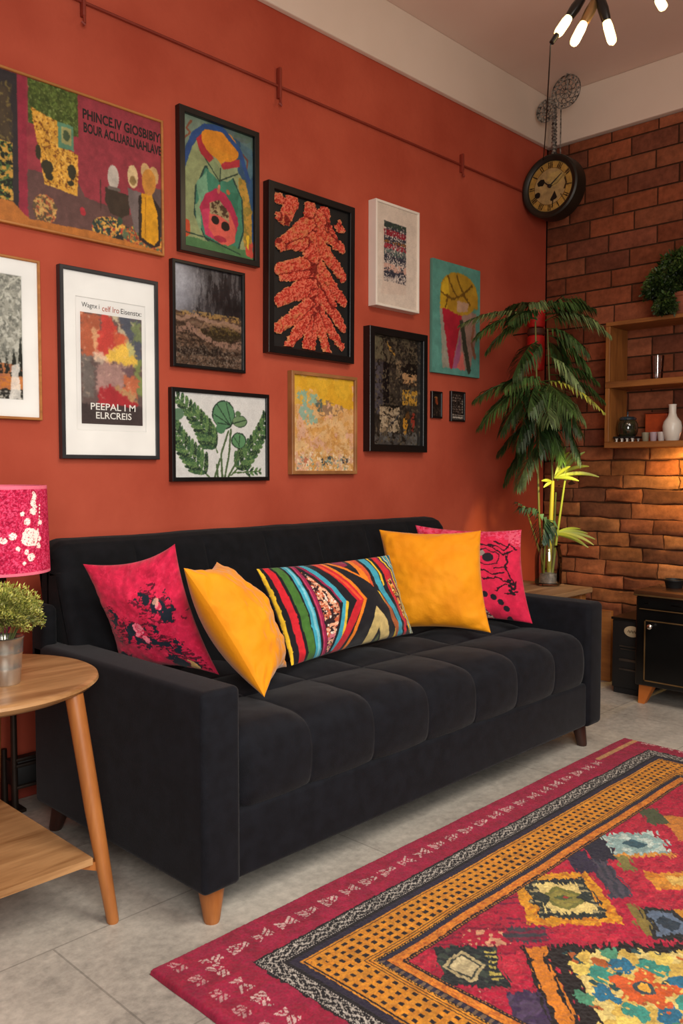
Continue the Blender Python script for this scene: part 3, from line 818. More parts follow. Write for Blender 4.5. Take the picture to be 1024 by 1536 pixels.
# J: yellow abstract
def art_j():
    t, x0, x1 = hang('framed_painting', 'wooden framed yellow and peach abstract painting with turquoise smudges', 'painting', 2.474, 2.915, 1.081, 1.527, .03, .016, mat('oak_frame', '8a5c34', 'a87444', rough=.5), .01)
    a0, a1, b0, b1 = x0 + .016, x1 - .016, 1.097, 1.511
    c = Cv(a1 - a0, b1 - b0, .0018, 'dcae74', 101)
    c.put(c.n(14, 4) > .5, 'e0b984', .9); c.put(c.n(20, 4) > .56, 'd09a52', .8); c.put(c.n(16, 4) > .60, 'd8a890', .8); c.put(c.n(30, 3) > .62, 'c08a48', .6)
    c.poly([(0, 0), (1, 0), (1, .34), (.62, .28), (.3, .16), (0, .2)], 'd9a52c', w=.04); c.put((c.v < .3) & (c.n(10, 4) > .52), 'e0b236', .7)
    c.put(c.inpoly([(0, .14), (.4, .14), (.4, .24), (0, .3)], .04), 'd8ac4c', .8)
    for e in ((.24, .23, .16, .06), (.2, .36, .10, .08), (.32, .45, .09, .06), (.13, .17, .05, .03)): c.put(c.inell(*e, w=.06) & (c.n(40, 3) > .42), '86b0a0', .85)
    c.put(c.inpoly([(.36, .26), (.8, .28), (.84, .36), (.62, .42), (.4, .40)], .05) & (c.n(45, 3) > .5), '8c7058', .85); c.put(c.inpoly([(.34, .24), (.46, .22), (.48, .36), (.4, .38)], .04) & (c.n(60, 2) > .5), '5c6a60')
    c.put(c.inell(.55, .88, .12, .05, w=.04) & (c.n(90, 2) > .48), '38464c'); c.put(c.inell(.85, .88, .06, .04, w=.04) & (c.n(90, 2) > .5), '4c4a48'); c.put(c.inell(.18, .90, .04, .05, w=.03), 'b4644c', .8)
    c.put((c.v > .8) & (c.n(60, 3) > .6), 'e6d0ac'); c.put((c.v > .85) & (c.n(70, 2) > .68), '70948c'); c.put((c.v > .4) & (c.n(90, 2) > .74), 'b06a3c', .7)
    c.tone(.1, 30)
    sheet('painted_surface', c, a0, a1, b0, b1, WY - .018, M['art'], t)
art_j()

# K: dark collage
def art_k():
    t, x0, x1 = hang('framed_collage', 'deep black framed dark collage with yellow and cream blocks, left of two tiny frames', 'collage', 2.953, 3.440, 1.188, 1.774, .045, .034, M['blackframe'], .016)
    a0, a1, b0, b1 = x0 + .034, x1 - .034, 1.222, 1.740
    c = Cv(a1 - a0, b1 - b0, .0018, '3a332c', 111)
    c.put(c.n(20, 4, (1, .4)) > .5, '2a2522', .8); c.put((c.v < .25) & (c.n(30, 4) > .5), '5c5240', .8); c.put((c.v < .28) & (c.n(50, 3) > .57), '211e1a')
    c.poly([(0, .0), (.2, .02), (.22, .22), (0, .20)], '6e6850', w=.02, a=.7)
    c.rect(.0, .26, .24, .72, '403c40', w=.01); c.rect(.22, .34, .24, .62, '121012', w=.008); c.rect(.08, .16, .24, .7, '56525c', w=.03, a=.5)
    c.line([(.3, .06), (.46, .16)], .01, 'a07838', w=.02); c.put(c.inpoly([(.5, .2), (.6, .2), (.58, .36), (.5, .4)], .04), '8a745a', .8)
    c.rect(.62, .96, .22, .32, '1a1614', w=.01); c.rect(.62, .92, .32, .42, 'a8835c', w=.008); c.put(c.inpoly([(.62, .38), (.92, .38), (.92, .44), (.62, .44)]) & (c.n(70, 2) > .5), '3a2c22')
    c.rect(.62, .93, .48, .62, 'b08432', w=.008); c.put(c.inpoly([(.62, .48), (.93, .48), (.93, .55), (.62, .55)]) & (c.n(40, 3) > .55), 'c8a050')
    c.rect(.16, .56, .65, .88, 'a8967c', w=.006); m = c.inpoly([(.16, .65), (.56, .65), (.56, .88), (.16, .88)]); c.put(m & (c.n(40, 3) > .58), '86745c')
    c.line([(.18, .74), (.3, .71), (.42, .75), (.54, .73)], .006, '3a3028', w=.02); c.line([(.3, .86), (.44, .78), (.54, .73)], .008, '3a3a3c', w=.02); c.line([(.36, .72), (.40, .86)], .005, '4a4038', w=.02)
    c.rect(.17, .55, .63, .648, '141210'); c.ell(.68, .82, .05, .085, 'b8822c', w=.01); c.ell(.84, .78, .045, .09, '8a3428', w=.02); c.ell(.74, .72, .05, .04, '5a3c20', w=.03)
    c.rect(.0, 1, .90, 1.01, '4c4a48', w=.02, a=.8); c.put((c.v > .88) & (c.n(25, 3) > .55), '6a6a68', .6); c.rect(.93, 1, 0, 1, '2a2724')
    c.tone(.18, 40)
    c.speck(c.v > 0, ['221d18', '5a5040'], 50, .64, 3)
    sheet('collage_sheet', c, a0, a1, b0, b1, WY - .024, M['artgloss'], t, None, 4., 1)
art_k()

def tiny(label, x0, x1, z0, z1, kind):
    t, x0, x1 = hang('framed_miniature', label, 'small frame', x0, x1, z0, z1, .016, .010, M['blackframe'], .004)
    a0, a1, b0, b1 = x0 + .01, x1 - .01, z0 + .01, z1 - .01
    c = Cv(a1 - a0, b1 - b0, .0015, '1d1816', 121 + kind)
    if kind == 0:
        c.ell(.55, .35, .18, .14, '7c3a22', w=.02); c.ell(.45, .2, .2, .05, 'b0703c', w=.02, a=.7); c.put((c.v > .6) & (c.n(120, 2) > .6), '4a3a30')
    else:
        c.put((c.n(140, 2) > .56) & (c.u > .08) & (c.u < .8), '8a7a6e'); c.rect(.85, .93, .2, .75, '8c8478'); c.put((c.v > .82) & (c.n(120, 2) > .45), 'c0b8ac'); c.put((np.sin(c.v * 60) > .3), '1d1816', .7)
    sheet('printed_sheet', c, a0, a1, b0, b1, WY - .009, M['artgloss'], t)
tiny('tiny black frame with a rust coloured smudge, the narrower of the two small frames', 3.458, 3.566, 1.367, 1.505, 0)
tiny('tiny black frame with rows of pale marks, the wider one closest to the palm', 3.620, 3.768, 1.357, 1.516, 1)

# ---------------------------------------------------------------- sofa
sofa = thing('sofa', (2.165, 2.0, 0), 'black upholstered three seat sofa with tufted seat and wooden legs against the red wall', 'sofa')
SX0, SX1, AW = 1.18, 3.15, .115
SYF, SYB = 1.60, 2.46
for (x0, x1, r) in ((SX0, SX0 + AW, .016), (SX1 - AW, SX1, .022)):
    BM().box(x0, x1, SYF, SYB, .085, .577, r, 5).done('arm', M['fabric'], sofa)
BM().box(SX0 + AW - .01, SX1 - AW + .01, SYF + .012, 2.40, .088, .262, .014, 4).done('base', M['fabric'], sofa)

def seat():
    x0, x1 = SX0 + AW - .002, SX1 - AW + .002
    pr = [(1.66, .255), (1.628, .262), (1.612, .285), (1.606, .33), (1.606, .375), (1.612, .41), (1.628, .435), (1.66, .449), (1.70, .455), (1.80, .460), (2.0, .458), (2.24, .452), (2.32, .45)]
    pr = np.array(pr); sg = np.r_[0, np.cumsum(np.hypot(*np.diff(pr, axis=0).T))]
    n = 220; s = np.linspace(0, sg[-1], n)
    py, pz = np.interp(s, sg, pr[:, 0]), np.interp(s, sg, pr[:, 1])
    k = np.ones(9) / 9
    py = np.r_[py[:4], np.convolve(py, k, 'valid'), py[-4:]]; pz = np.r_[pz[:4], np.convolve(pz, k, 'valid'), pz[-4:]]
    ty, tz = np.gradient(py), np.gradient(pz); L = np.hypot(ty, tz); ny, nz = -tz / L, ty / L
    X = np.linspace(x0, x1, 480)
    # depth rows: first seam over the top at Y=1.87, second at 2.12
    XX, SS = np.meshgrid(X, s)
    s1, s2 = np.interp(1.89, py[60:], s[60:]), np.interp(2.12, py[60:], s[60:])
    c = (XX - x0) / ((x1 - x0) / 7)
    wob = (fbm(XX * 6, SS * 6, 9, 2) - .5) * .03
    fx = (c + wob) % 1.0
    Sw = SS + wob * .6
    lo = np.where(Sw < s1, 0, np.where(Sw < s2, s1, s2)); hi = np.where(Sw < s1, s1, np.where(Sw < s2, s2, sg[-1] + .12))
    fs = (Sw - lo) / (hi - lo)
    first = Sw < s1
    puffx = 1 - np.abs(2 * fx - 1) ** 2.6
    puffs = np.where(first, 1 - np.clip((fs - .35) / .65, 0, 1) ** 2.4, 1 - np.abs(2 * fs - 1) ** 2.2)
    d = .024 * puffx * puffs
    top = np.clip((SS - .17) / .08, 0, 1)
    d = d * (.25 + .75 * top)
    dx = np.minimum(fx, 1 - fx) * ((x1 - x0) / 7)
    ds = np.minimum(np.abs(Sw - s1), np.abs(Sw - s2))
    d -= .0018 * np.exp(-(dx / .004) ** 2) + .003 * np.exp(-(ds / .006) ** 2) * top
    r = .05
    e = np.clip(r - np.minimum(XX - x0, x1 - XX), 0, r)
    d -= (r - np.sqrt(np.clip(r * r - e * e, 0, None))) * .8
    d += (fbm(XX * 9, SS * 9, 4, 3) - .5) * .006 * top
    P = np.stack([XX, py[:, None] + ny[:, None] * d, pz[:, None] + nz[:, None] * d - .008], -1)
    return grid('seat_cushion', P, M['fabric'], sofa, flip=False)
seat()

def back():
    x0, x1 = SX0 + .055, SX1 + .03
    pr = [(2.262, .435), (2.285, .50), (2.320, .60), (2.358, .70), (2.392, .80), (2.405, .842), (2.425, .870), (2.455, .882), (2.50, .884), (2.535, .876), (2.55, .85), (2.53, .75), (2.50, .60), (2.475, .46), (2.472, .43)]
    pr = np.array(pr); sg = np.r_[0, np.cumsum(np.hypot(*np.diff(pr, axis=0).T))]
    s = np.linspace(0, sg[-1], 150)
    py, pz = np.interp(s, sg, pr[:, 0]), np.interp(s, sg, pr[:, 1])
    ty, tz = np.gradient(py), np.gradient(pz); L = np.hypot(ty, tz); ny, nz = -tz / L, ty / L
    X = np.linspace(x0, x1, 420)
    XX, SS = np.meshgrid(X, s)
    c = (XX - x0) / ((x1 - x0) / 7)
    fx = c % 1.0
    dx = np.minimum(fx, 1 - fx) * ((x1 - x0) / 7)
    front = np.clip((.47 - SS) / .05, 0, 1)
    d = (.010 * (1 - np.abs(2 * fx - 1) ** 2.5) - .006 * np.exp(-(dx / .006) ** 2)) * front
    d -= .004 * np.exp(-((SS - .24) / .006) ** 2) * front * 0
    r = .055
    e = np.clip(r - np.minimum(XX - x0, x1 - XX), 0, r)
    rr = np.where((SS > .38) & (SS < .62), 1.0, .35)
    d -= (r - np.sqrt(np.clip(r * r - e * e, 0, None))) * rr
    d += (fbm(XX * 5, SS * 6, 14, 3) - .5) * .008
    # sag along the top edge
    P = np.stack([XX, py[:, None] - ny[:, None] * d * -1, pz[:, None] + nz[:, None] * d], -1)
    b = grid('backrest', P, M['fabric_d'], sofa)
    # close the two ends with caps
    me = b.data; bm = bmesh.new(); bm.from_mesh(me)
    n = 150; W = 420
    bm.verts.ensure_lookup_table()
    for j in (0, W - 1):
        loop = [bm.verts[i * W + j] for i in range(n)]
        f = bm.faces.new(loop if j else loop[::-1])
    bmesh.ops.triangulate(bm, faces=[f for f in bm.faces if len(f.verts) > 4])
    bm.to_mesh(me); bm.free()
    me.polygons.foreach_set('use_smooth', np.ones(len(me.polygons), dtype=bool)); me.set_sharp_from_angle(angle=math.radians(50))
back()
BM().box(SX0, SX0 + .05, 2.385, 2.475, .50, .695, .022, 5).done('back_post', M['fabric_d'], sofa)
BM().box(SX1 - .05, SX1, 2.385, 2.475, .50, .695, .022, 5).done('back_post', M['fabric_d'], sofa)
def leg(xt, yt, xb, yb, m, r0=.033, r1=.018):
    b = BM()
    b.tube([(xt, yt, .10), (xt * .97 + xb * .03, yt * .97 + yb * .03, .088), (xb, yb, .004), (xb, yb, 0)], [r0, r0, r1, r1 * .9], 20)
    return b.done('leg', m, sofa)
leg(SX0 + .065, SYF + .06, SX0 + .048, SYF + .035, M['oakleg'], .036, .020)
o = leg(SX1 - .085, SYF + .06, SX1 - .078, SYF + .045, M['walnut'], .028, .019); o['label'] = 'dark brown leg'
o = leg(SX0 + .05, SYB - .08, SX0 + .04, SYB - .05, M['walnut'], .030, .019); o['label'] = 'dark brown leg'
o = leg(SX1 - .085, SYB - .08, SX1 - .078, SYB - .05, M['walnut'], .028, .019); o['label'] = 'dark brown leg'

# ---------------------------------------------------------------- cushions
def cushion(label, TL, TR, BR, BL, thick, m, n=90, pin=.07, cvf=None, wr=.006, seed=1, group=None, sag=0.0, name='cushion'):
    TL, TR, BR, BL = [np.array(p, float) for p in (TL, TR, BR, BL)]
    ctr = (TL + TR + BR + BL) / 4
    t = thing(name, tuple(ctr), label, 'cushion', group)
    w = np.linalg.norm(TR - TL); h = np.linalg.norm(TL - BL)
    k = np.linspace(-1, 1, n); k = np.sign(k) * (1 - (1 - np.abs(k)) ** 1.15)
    S, T = np.meshgrid(k, k)
    s2 = S * (1 - pin * (1 - T ** 2)); t2 = T * (1 - pin * (1 - S ** 2))
    a, b = (s2 + 1) / 2, (t2 + 1) / 2
    base = (TL * ((1 - a) * (1 - b))[..., None] + TR * (a * (1 - b))[..., None] + BR * (a * b)[..., None] + BL * ((1 - a) * b)[..., None])
    nrm = np.cross(BL - TL + BR - TR, TR - TL + BR - BL); nrm /= np.linalg.norm(nrm)
    if np.dot(nrm, -ctr + np.array([0, 0, 1.1])) < 0: nrm = -nrm
    puff = (np.clip(1 - S ** 2, 0, 1) ** .52 * np.clip(1 - T ** 2, 0, 1) ** .52)
    fold = fbm((S + 1) * 2.2 + seed, (T + 1) * 2.2, seed, 3) - .5
    rim = np.clip(1 - S ** 2, 0, 1) * np.clip(1 - T ** 2, 0, 1)
    edgew = np.exp(-rim * 9) * (rim > 0) * np.sin((S * 5 + T * 7) * 3 + fold * 9) * .5
    off = thick / 2 * puff + (fold * 2 * wr * 1.6 + edgew * wr) * np.clip(rim * 14, 0, 1)
    if sag: base[..., 2] -= sag * puff
    F_ = base + nrm * off[..., None]; B_ = base - nrm * (thick / 2 * puff)[..., None] * .9
    colf = colb = None
    if cvf is not None:
        colf, colb = cvf((S + 1) / 2, (T + 1) / 2, w, h)
    fr = np.dot(np.cross(F_[0, 1] - F_[0, 0], F_[1, 0] - F_[0, 0]), nrm) < 0
    grid('cover_front', F_, m, t, colf, flip=False if not fr else True)
    grid('cover_back', B_, m, t, colb, flip=fr)
    # seam cord around the rim
    rim_pts = list(base[0, ::4]) + list(base[::4, -1])[1:] + list(base[-1, ::-4])[1:] + list(base[::-4, 0])[1:]
    return t, rim_pts

class UV(Cv):
    def __init__(s, U, V, w, h, bg, seed):
        s.w, s.h, s.seed, s.u, s.v = w, h, seed, U, V
        s.X, s.Y = U * w, V * h
        s.c = np.tile(hx(bg), U.shape + (1,))

def crimson_a(U, V, w, h):
    c = UV(U, V, w, h, 'cb2248', 5)
    c.put(c.n(18, 4) > .52, 'b8183c', .6); c.put(c.n(60, 2) > .62, 'd83054', .6)
    st = c.n(50, 3, (1, 3))
    for (x, y, a, b) in ((.42, .58, .20, .14), (.78, .40, .13, .12), (.80, .86, .14, .14), (.12, .52, .08, .12), (.64, .72, .16, .05), (.18, .88, .1, .06), (.60, .28, .14, .05)):
        m = c.inell(x, y, a * 1.2, b * 1.2, w=.10); c.put(m & (st > .52), '571226', .9)
        m = c.inell(x, y, a, b, w=.10); c.put(m & (c.n(28, 3) > .50), '1b2430')
    for (x, y, r) in ((.43, .56, .06), (.76, .36, .04), (.5, .66, .04), (.83, .93, .04)):
        m = c.ell(x, y, r, r, 'd03a58', w=.03); c.put(m & (c.n(70, 2) > .5), 'e8798c')
    m = c.inell(.82, .94, .05, .04, w=.03); c.put(m, 'd8a868')
    c.put(c.inell(.74, .33, .03, .04, w=.04), 'd8a890', .8)
    c.tone(.18, 40)
    b = np.tile(hx('b01a3a'), U.shape + (1,))
    return c.c, b

def crimson_b(U, V, w, h):
    c = UV(U, V, w, h, 'cc2448', 15)
    c.put(c.n(14, 4) > .52, 'bc1a3e', .6); c.put((c.v < .12) & (c.n(70, 2) > .5), 'd8486a'); c.put((c.u > .88) & (c.v < .2) & (c.n(80, 2) > .45), 'e05a74')
    c.line([(.30, .40), (.60, .28)], .035, '8c8078', w=.02); c.ell(.45, .36, .08, .04, 'b89878', w=.02); c.ell(.38, .44, .03, .03, 'd8a0a0', w=.01)
    c.line([(.52, .40), (.56, .26), (.66, .22), (.78, .30), (.76, .40), (.62, .42), (.55, .36)], .005, '3a1020', w=.02)
    c.ell(.67, .33, .055, .05, '201c24', w=.01)
    for p in ([(.62, .16), (.72, .22), (.82, .28), (.9, .26)], [(.7, .18), (.82, .24), (.9, .18), (.96, .22)], [(.74, .14), (.86, .2)], [(.5, .52), (.62, .46), (.7, .52), (.8, .48)], [(.6, .56), (.76, .54), (.86, .60)], [(.72, .70), (.80, .62), (.9, .66), (.94, .58)], [(.8, .72), (.92, .70)], [(.84, .42), (.88, .58), (.92, .68)], [(.86, .3), (.84, .44), (.74, .44)]):
        c.line(p, .007, '2c0c1a', w=.03)
    for k in range(6):
        c.ell(.86 + .02 * (k % 2), .58 + k * .028, .022, .016, '1e141c', w=.01)
    for k in range(11):
        a = math.pi * (1.0 - k / 10)
        c.ell(.50 + .30 * math.cos(a) * (1 if k > 4 else .7), 1.0 - .26 * math.sin(a) ** .7, .030, .034, '1c1a24', rot=-a, w=.006)
    m = c.inpoly([(.34, 1.), (.44, .82), (.52, .80), (.66, 1.)], .03); c.put(m, '5a3038'); c.put(m & (c.n(110, 2) > .48), 'c8a898')
    c.tone(.12, 30)
    b = np.tile(hx('b8204a'), U.shape + (1,))
    b = np.where((fbm(U * 9, V * 9, 3, 3) > .55)[..., None], hx('8a2a50'), b)
    return c.c, b

def stripes(U, V, w, h):
    c = UV(U, V, w, h, '17161c', 25)
    R_, O, Y, G, T, P, K, C_ = 'c0202c', 'e07a1e', 'e0b72c', '3f6a2c', '3a98ae', '8a1c44', '17161c', 'c8b070'
    def para(u0, u1, col, sl=0.0, w_=.004):
        c.poly([(u0, 0), (u1, 0), (u1 + sl, 1), (u0 + sl, 1)], col, w=w_)
    para(.0, .014, Y, .0); para(.034, .072, R_, .01); para(.088, .135, G, .012); para(.150, .190, T, .0); c.poly([(.168, .0), (.182, .0), (.182, 1), (.168, 1)], '74b8c4', w=.004)
    para(.205, .232, P, .0); c.line([(.212, 0), (.212, 1)], .004, 'b03a5c')
    m = c.inpoly([(.245, .10), (.36, .52), (.36, .6), (.25, .98), (.235, .98), (.235, .1)])
    c.put(m, '2c1a1e'); c.put(m & (c.n(38, 2) > .5), 'b0583c'); c.put(m & (c.n(45, 2) > .58), 'd8a080'); c.put(m & (c.n(60, 2) > .66), 'e4d0c0'); c.put(m & (c.v > .82) & (c.n(50, 2) > .5), 'c06a78')
    # chevrons pointing right from the left half
    def chev(x, tip, wd, col, v0=-.05, v1=1.05, apex=.52, xb=None):
        xb = x if xb is None else xb
        c.poly([(x, v0), (x + wd, v0), (tip + wd, apex), (xb + wd, v1), (xb, v1), (tip, apex)], col, w=.004)
    chev(.232, .385, .020, P, -.05, .5, .52, .385); chev(.255, .40, .036, T, xb=.27, v1=.98); c.poly([(.43, .50), (.445, .52), (.33, .98), (.315, .96)], Y, w=.003)
    chev(.34, .51, .065, R_, xb=.25); chev(.345, .535, .022, 'd8502c', v1=.52, xb=.535); chev(.395, .575, .026, O, xb=.345)
    # triangle at the top centre
    c.poly([(.44, -.02), (.69, -.02), (.685, .36)], O, w=.003); c.poly([(.475, -.02), (.615, -.02), (.625, .24)], K, w=.003); c.poly([(.50, -.02), (.60, -.02), (.585, .08), (.54, .10)], P, w=.003); c.poly([(.65, -.02), (.70, -.02), (.70, .40), (.68, .36)], 'c8502a', w=.003)
    # triangle at the bottom centre
    c.poly([(.66, .62), (.75, 1.02), (.52, 1.02)], C_, w=.003); c.poly([(.66, .62), (.74, .8), (.755, 1.02), (.68, 1.02)], 'd2b878', w=.003); c.poly([(.655, .86), (.685, 1.02), (.60, 1.02)], K, w=.003); c.poly([(.655, .93), (.67, 1.02), (.63, 1.02)], '5a6a34', w=.003)
    # right half chevrons pointing left
    c.poly([(.72, -.02), (.775, -.02), (.785, .40), (.885, .80), (.88, 1.02), (.835, 1.02), (.845, .82), (.735, .42)], T, w=.004)
    c.poly([(.785, -.02), (.80, -.02), (.808, .38), (.79, .40)], Y, w=.003); c.poly([(.715, .44), (.735, .46), (.835, .82), (.825, 1.02), (.80, 1.02), (.815, .82)], Y, w=.003); c.poly([(.738, .48), (.75, .5), (.845, .84), (.838, 1.02), (.828, 1.02)], 'a85a30', w=.002)
    c.poly([(.825, -.02), (.86, -.02), (.915, .36), (.935, .84), (.92, 1.02), (.895, 1.02), (.91, .84), (.84, .45)], R_, w=.004); c.poly([(.86, -.02), (.875, -.02), (.93, .38), (.95, .9), (.935, .9), (.915, .4)], P, w=.004)
    m = c.inpoly([(.85, .34), (.89, .3), (.935, .5), (.945, .82), (.90, .6)], .01); c.put(m, '4a1a14'); c.put(m & (c.n(70, 2) > .48), 'd88a2c'); c.put(m & (c.n(80, 2) > .62), 'e8d080')
    c.poly([(.885, -.02), (.90, -.02), (.965, .5), (.96, 1.0), (.948, .9), (.95, .5)], Y, w=.003); c.poly([(.91, -.02), (1, -.02), (1, 1.02), (.965, 1.02), (.975, .5)], '2f6f80', w=.004)
    for k in range(5): c.line([(.93 + k * .016, 0), (.975 + k * .006, .5), (.97 + k * .007, 1)], .004, ['c8c0a0', '58a8b0', 'e0c060', '1b2c38', 'c8c0a0'][k], w=.006)
    c.tone(.14, 45)
    b = np.tile(hx('17161c'), U.shape + (1,))
    return c.c, b

YL = 'the square yellow velvet cushions'
CU = {}
cushion('crimson cushion with dark floral patches leaning in the corner by the left arm', (1.262, 2.295, .822), (1.425, 2.06, .886), (1.555, 2.025, .485), (1.36, 2.25, .492), .17, M['print'], 200, .15, crimson_a, seed=2)
cushion('yellow velvet cushion turned edge on, between the crimson cushion and striped one', (1.345, 1.905, .835), (1.595, 2.085, .818), (1.76, 1.95, .487), (1.485, 1.735, .485), .19, M['yellow'], 110, .13, None, .012, seed=5)
cushion('oblong multicoloured cushion with chevron stripes in the middle of the sofa', (1.79, 2.13, .777), (2.36, 2.05, .787), (2.42, 1.985, .497), (1.785, 1.955, .485), .15, M['print'], 260, .05, stripes, seed=8)
cushion('yellow velvet cushion facing forward, in front of the crimson cushion by the right arm', (2.53, 2.25, .862), (2.788, 1.942, .861), (2.675, 1.815, .486), (2.46, 2.14, .486), .17, M['yellow'], 110, .085, None, .008, seed=12)
cushion('crimson cushion with black stitched insects, behind the yellow cushion at the right arm', (2.775, 2.265, .868), (3.015, 1.90, .855), (2.945, 1.80, .487), (2.72, 2.16, .487), .14, M['print'], 200, .085, crimson_b, seed=17)

# ---------------------------------------------------------------- rug
def rug():
    x0, x1, y1, y0 = 1.0, 3.25, 1.555, -.05
    nx, ny = 900, 640
    X, Y = np.meshgrid(np.linspace(x0, x1, nx), np.linspace(y1, y0, ny))
    u, v = X - x0, y1 - Y
    wz = lambda a, s, sd: (fbm(u * s, v * s, sd, 2) - .5) * a
    jag = (vn(u * 150, v * 150, 3) - .5) * .006
    LX, LY = x1 - x0, y1 - y0
    ev, eu, er, eb = v, u - .03, LX - u + .06, LY - v
    e = np.minimum(np.minimum(ev, eb), np.minimum(eu, er))
    hor = (e == ev) | (e == eb)
    along = np.where(hor, u, v)
    ew = e + jag * .5
    C = np.tile(hx('9a1a3e'), X.shape + (1,))
    def put(m, col, a=1.):
        nonlocal C
        k = (np.asarray(m, float) * a)[..., None]; C = C * (1 - k) + hx(col) * k
    # crimson border with pale woven motifs
    put(fbm(u * 30, v * 30, 5, 3) > .52, '8e1630', .5)
    cell = .074; k = np.floor(along / cell); f = along / cell - k
    rr = h2(k, k * 0 + hor, 4)
    mh = .016 + .006 * rr
    inm = (np.abs(e - .071) < mh * 1.15 * np.where(rr > .5, np.abs(2 * f - 1) * .9 + .25, 1.1 - .8 * f)) & (f > .12 + .1 * rr) & (f < .88)
    lace = (np.sin(e * 500 + along * 330 * np.sign(f - .5)) > -.5) & (vn(u * 200, v * 200, 9) > .32) & (np.abs(f - .5) > .03)
    put(inm & lace & ~(hor & (e == ev) & (u > 1.9)), 'cdb0aa', .95)
    sec = (~hor) & (np.abs(e - .018) < .013) & (f > .2) & (f < .75)
    put(sec & lace, 'c4a09c', .85)
    put((e == ev) & (u > 1.92) & (np.abs(v - .055) < .010), 'b8885a')
    # black and white band, ragged outer edge
    tooth = (vn(along * 70, along * 0, 2) - .5) * .010
    put((ew > .138 + tooth * np.where(hor, .25, 1)) & (ew < .385), '1d191c')
    m = (e > .147) & (e < .183)
    lac = np.sin(along * 190 + 1.5 * np.sin(e * 300) + 3 * vn(along * 30, along * 0, 3)) * np.sin((e - .147) * 175 + 1.2 * np.sin(along * 95)) + .5 * (vn(u * 120, v * 120, 12) - .5)
    put(m & (np.abs(lac) < .24), 'b8b1a8', .95)
    put((np.abs(e - .145) < .0016) & (np.sin(along * 900) > 0), 'b0a9a2'); put((np.abs(e - .186) < .0016) & (np.sin(along * 900) > 0), 'b0a9a2')
    put((e > .196) & (e < .214), '2a2436')
    # orange ladder band
    om = (ew > .215) & (ew < .330)
    put(om, 'd08a28'); put(om & (fbm(u * 60, v * 60, 21, 2) > .55), 'c27a20', .7)
    put((e > .215) & (e < .330) & (np.abs(e - .2215) < .0018) | (np.abs(e - .3235) < .0018) | (np.abs(e - .3155) < .0014), '231a1c')
    q = (e - .226) / .0222; ka = np.floor(q); fa = q - ka
    al = along / .027 + .0; fb = al - np.floor(al)
    put((q > 0) & (q < 4) & (fa > .26) & (fa < .74) & (fb > .24) & (fb < .72), '231a1c')
    put((np.abs(e - .334) < .0014) & (np.sin(along * 700) > -.2), 'c08a30')
    put((e > .337) & (e < .350), '2b2638')
    o2 = (ew > .3505 + jag * .5) & (ew < .374 + jag)
    put(o2, 'd07e2a'); put(o2 & (vn(along * 120, e * 300, 8) > .62), 'b05a20', .8)
    put((e > .376) & (e < .385), '231a1c'); put((np.abs(e - .3805) < .0014) & (np.sin(along * 700) > 0), 'a86a30')
    # inner dark dashed band on the short sides
    put((~hor) & (e > .335) & (e < .350) & (np.sin(along * 330) > .2), '9a7a50', .6)
    # field
    fld = e > .385
    put(fld, 'a81c38')
    put(fld & (fbm(u * 9, v * 9, 31, 3) > .54), 'b42a3c', .7); put(fld & (fbm(u * 40, v * 120, 32, 3) > .60), '8a1630', .7)
    put(fld & (vn(u * 220, v * 220, 33) > .80), 'c84a54', .5)
    p, qd = (u + v) / math.sqrt(2) + wz(.018, 30, 41), (u - v) / math.sqrt(2) + wz(.018, 30, 42)
    fray = (vn(p * 220, qd * 40, 51) - .5) * .02
    def rc(p0, p1, q0, q1, col, fr=1., a=1., extra=None):
        m = fld & (p > p0 + fray * fr) & (p < p1 + fray * fr) & (qd > q0 + fray * fr) & (qd < q1 + fray * fr)
        if extra is not None: m = m & extra
        put(m, col, a); return m
    def dots(m, cols, sc, thr, sd):
        for i, c_ in enumerate(cols): put(m & (vn(u * sc, v * sc, sd + i) > thr), c_)
    def star(pc, qc, a, b, col):
        m = fld & (np.abs(p - pc) / a + np.abs(qd - qc) / b < 1); put(m, col); return m
    # striped crimson zones
    m = rc(.62, .92, .05, .18, '9a1a34'); put(m & (np.sin(qd * 300) > .2) & (vn(p * 60, qd * 60, 3) > .4), '6a1830', .8)
    m = rc(.80, .92, .08, .30, 'a8203a'); put(m & (np.sin(qd * 260) > .3) & (vn(p * 70, qd * 70, 4) > .45), '5e1c38', .8)
    # yellow diamond medallion
    m = rc(.868, 1.098, .168, .428, 'd09026'); dots(m, ['b87020'], 90, .66, 3)
    rc(.905, 1.068, .196, .398, '262a2c'); m = rc(.914, 1.058, .206, .388, '2c3430', 2.2); put(m & (np.sin(qd * 230) > .2) & (np.abs(p - .986) > .04), 'b0a070', .8)
    m = rc(.930, 1.040, .222, .372, 'd8c27a', 1.5)
    star(.985, .297, .075, .058, '707038'); star(.985, .297, .06, .042, '8a8240'); star(.985, .297, .028, .02, '4e5a34'); star(.99, .30, .012, .012, 'a03a34')
    for (a_, b_) in ((.93, .297), (1.04, .297)): star(a_, b_, .02, .035, '2c3430')
    # small dark square with cream hexagon
    m = rc(.632, .772, -.075, .078, '23282a'); dots(m, ['3a443c'], 80, .6, 6)
    m = star(.69, .0, .050, .062, 'a89a72'); star(.69, 0, .040, .048, '3c4038'); star(.69, 0, .033, .040, 'b8aa82')
    m = rc(.745, .762, -.05, .06, 'b0a050', 1.5); put(m & (np.sin(qd * 300) > 0), '23282a')
    m = rc(.70, .80, .085, .14, 'c89070', 1.5); put(m & (vn(u * 90, v * 90, 71) > .45), 'a81c38')
    m = rc(.60, .70, -.15, -.095, 'c49880', 1.5); put(m & (vn(u * 90, v * 90, 72) > .45), 'a81c38')
    m = rc(.80, .90, .10, .16, '3c3a42', 1.6); put(m & (np.sin(qd * 240) > .2), '7a2038', .8)
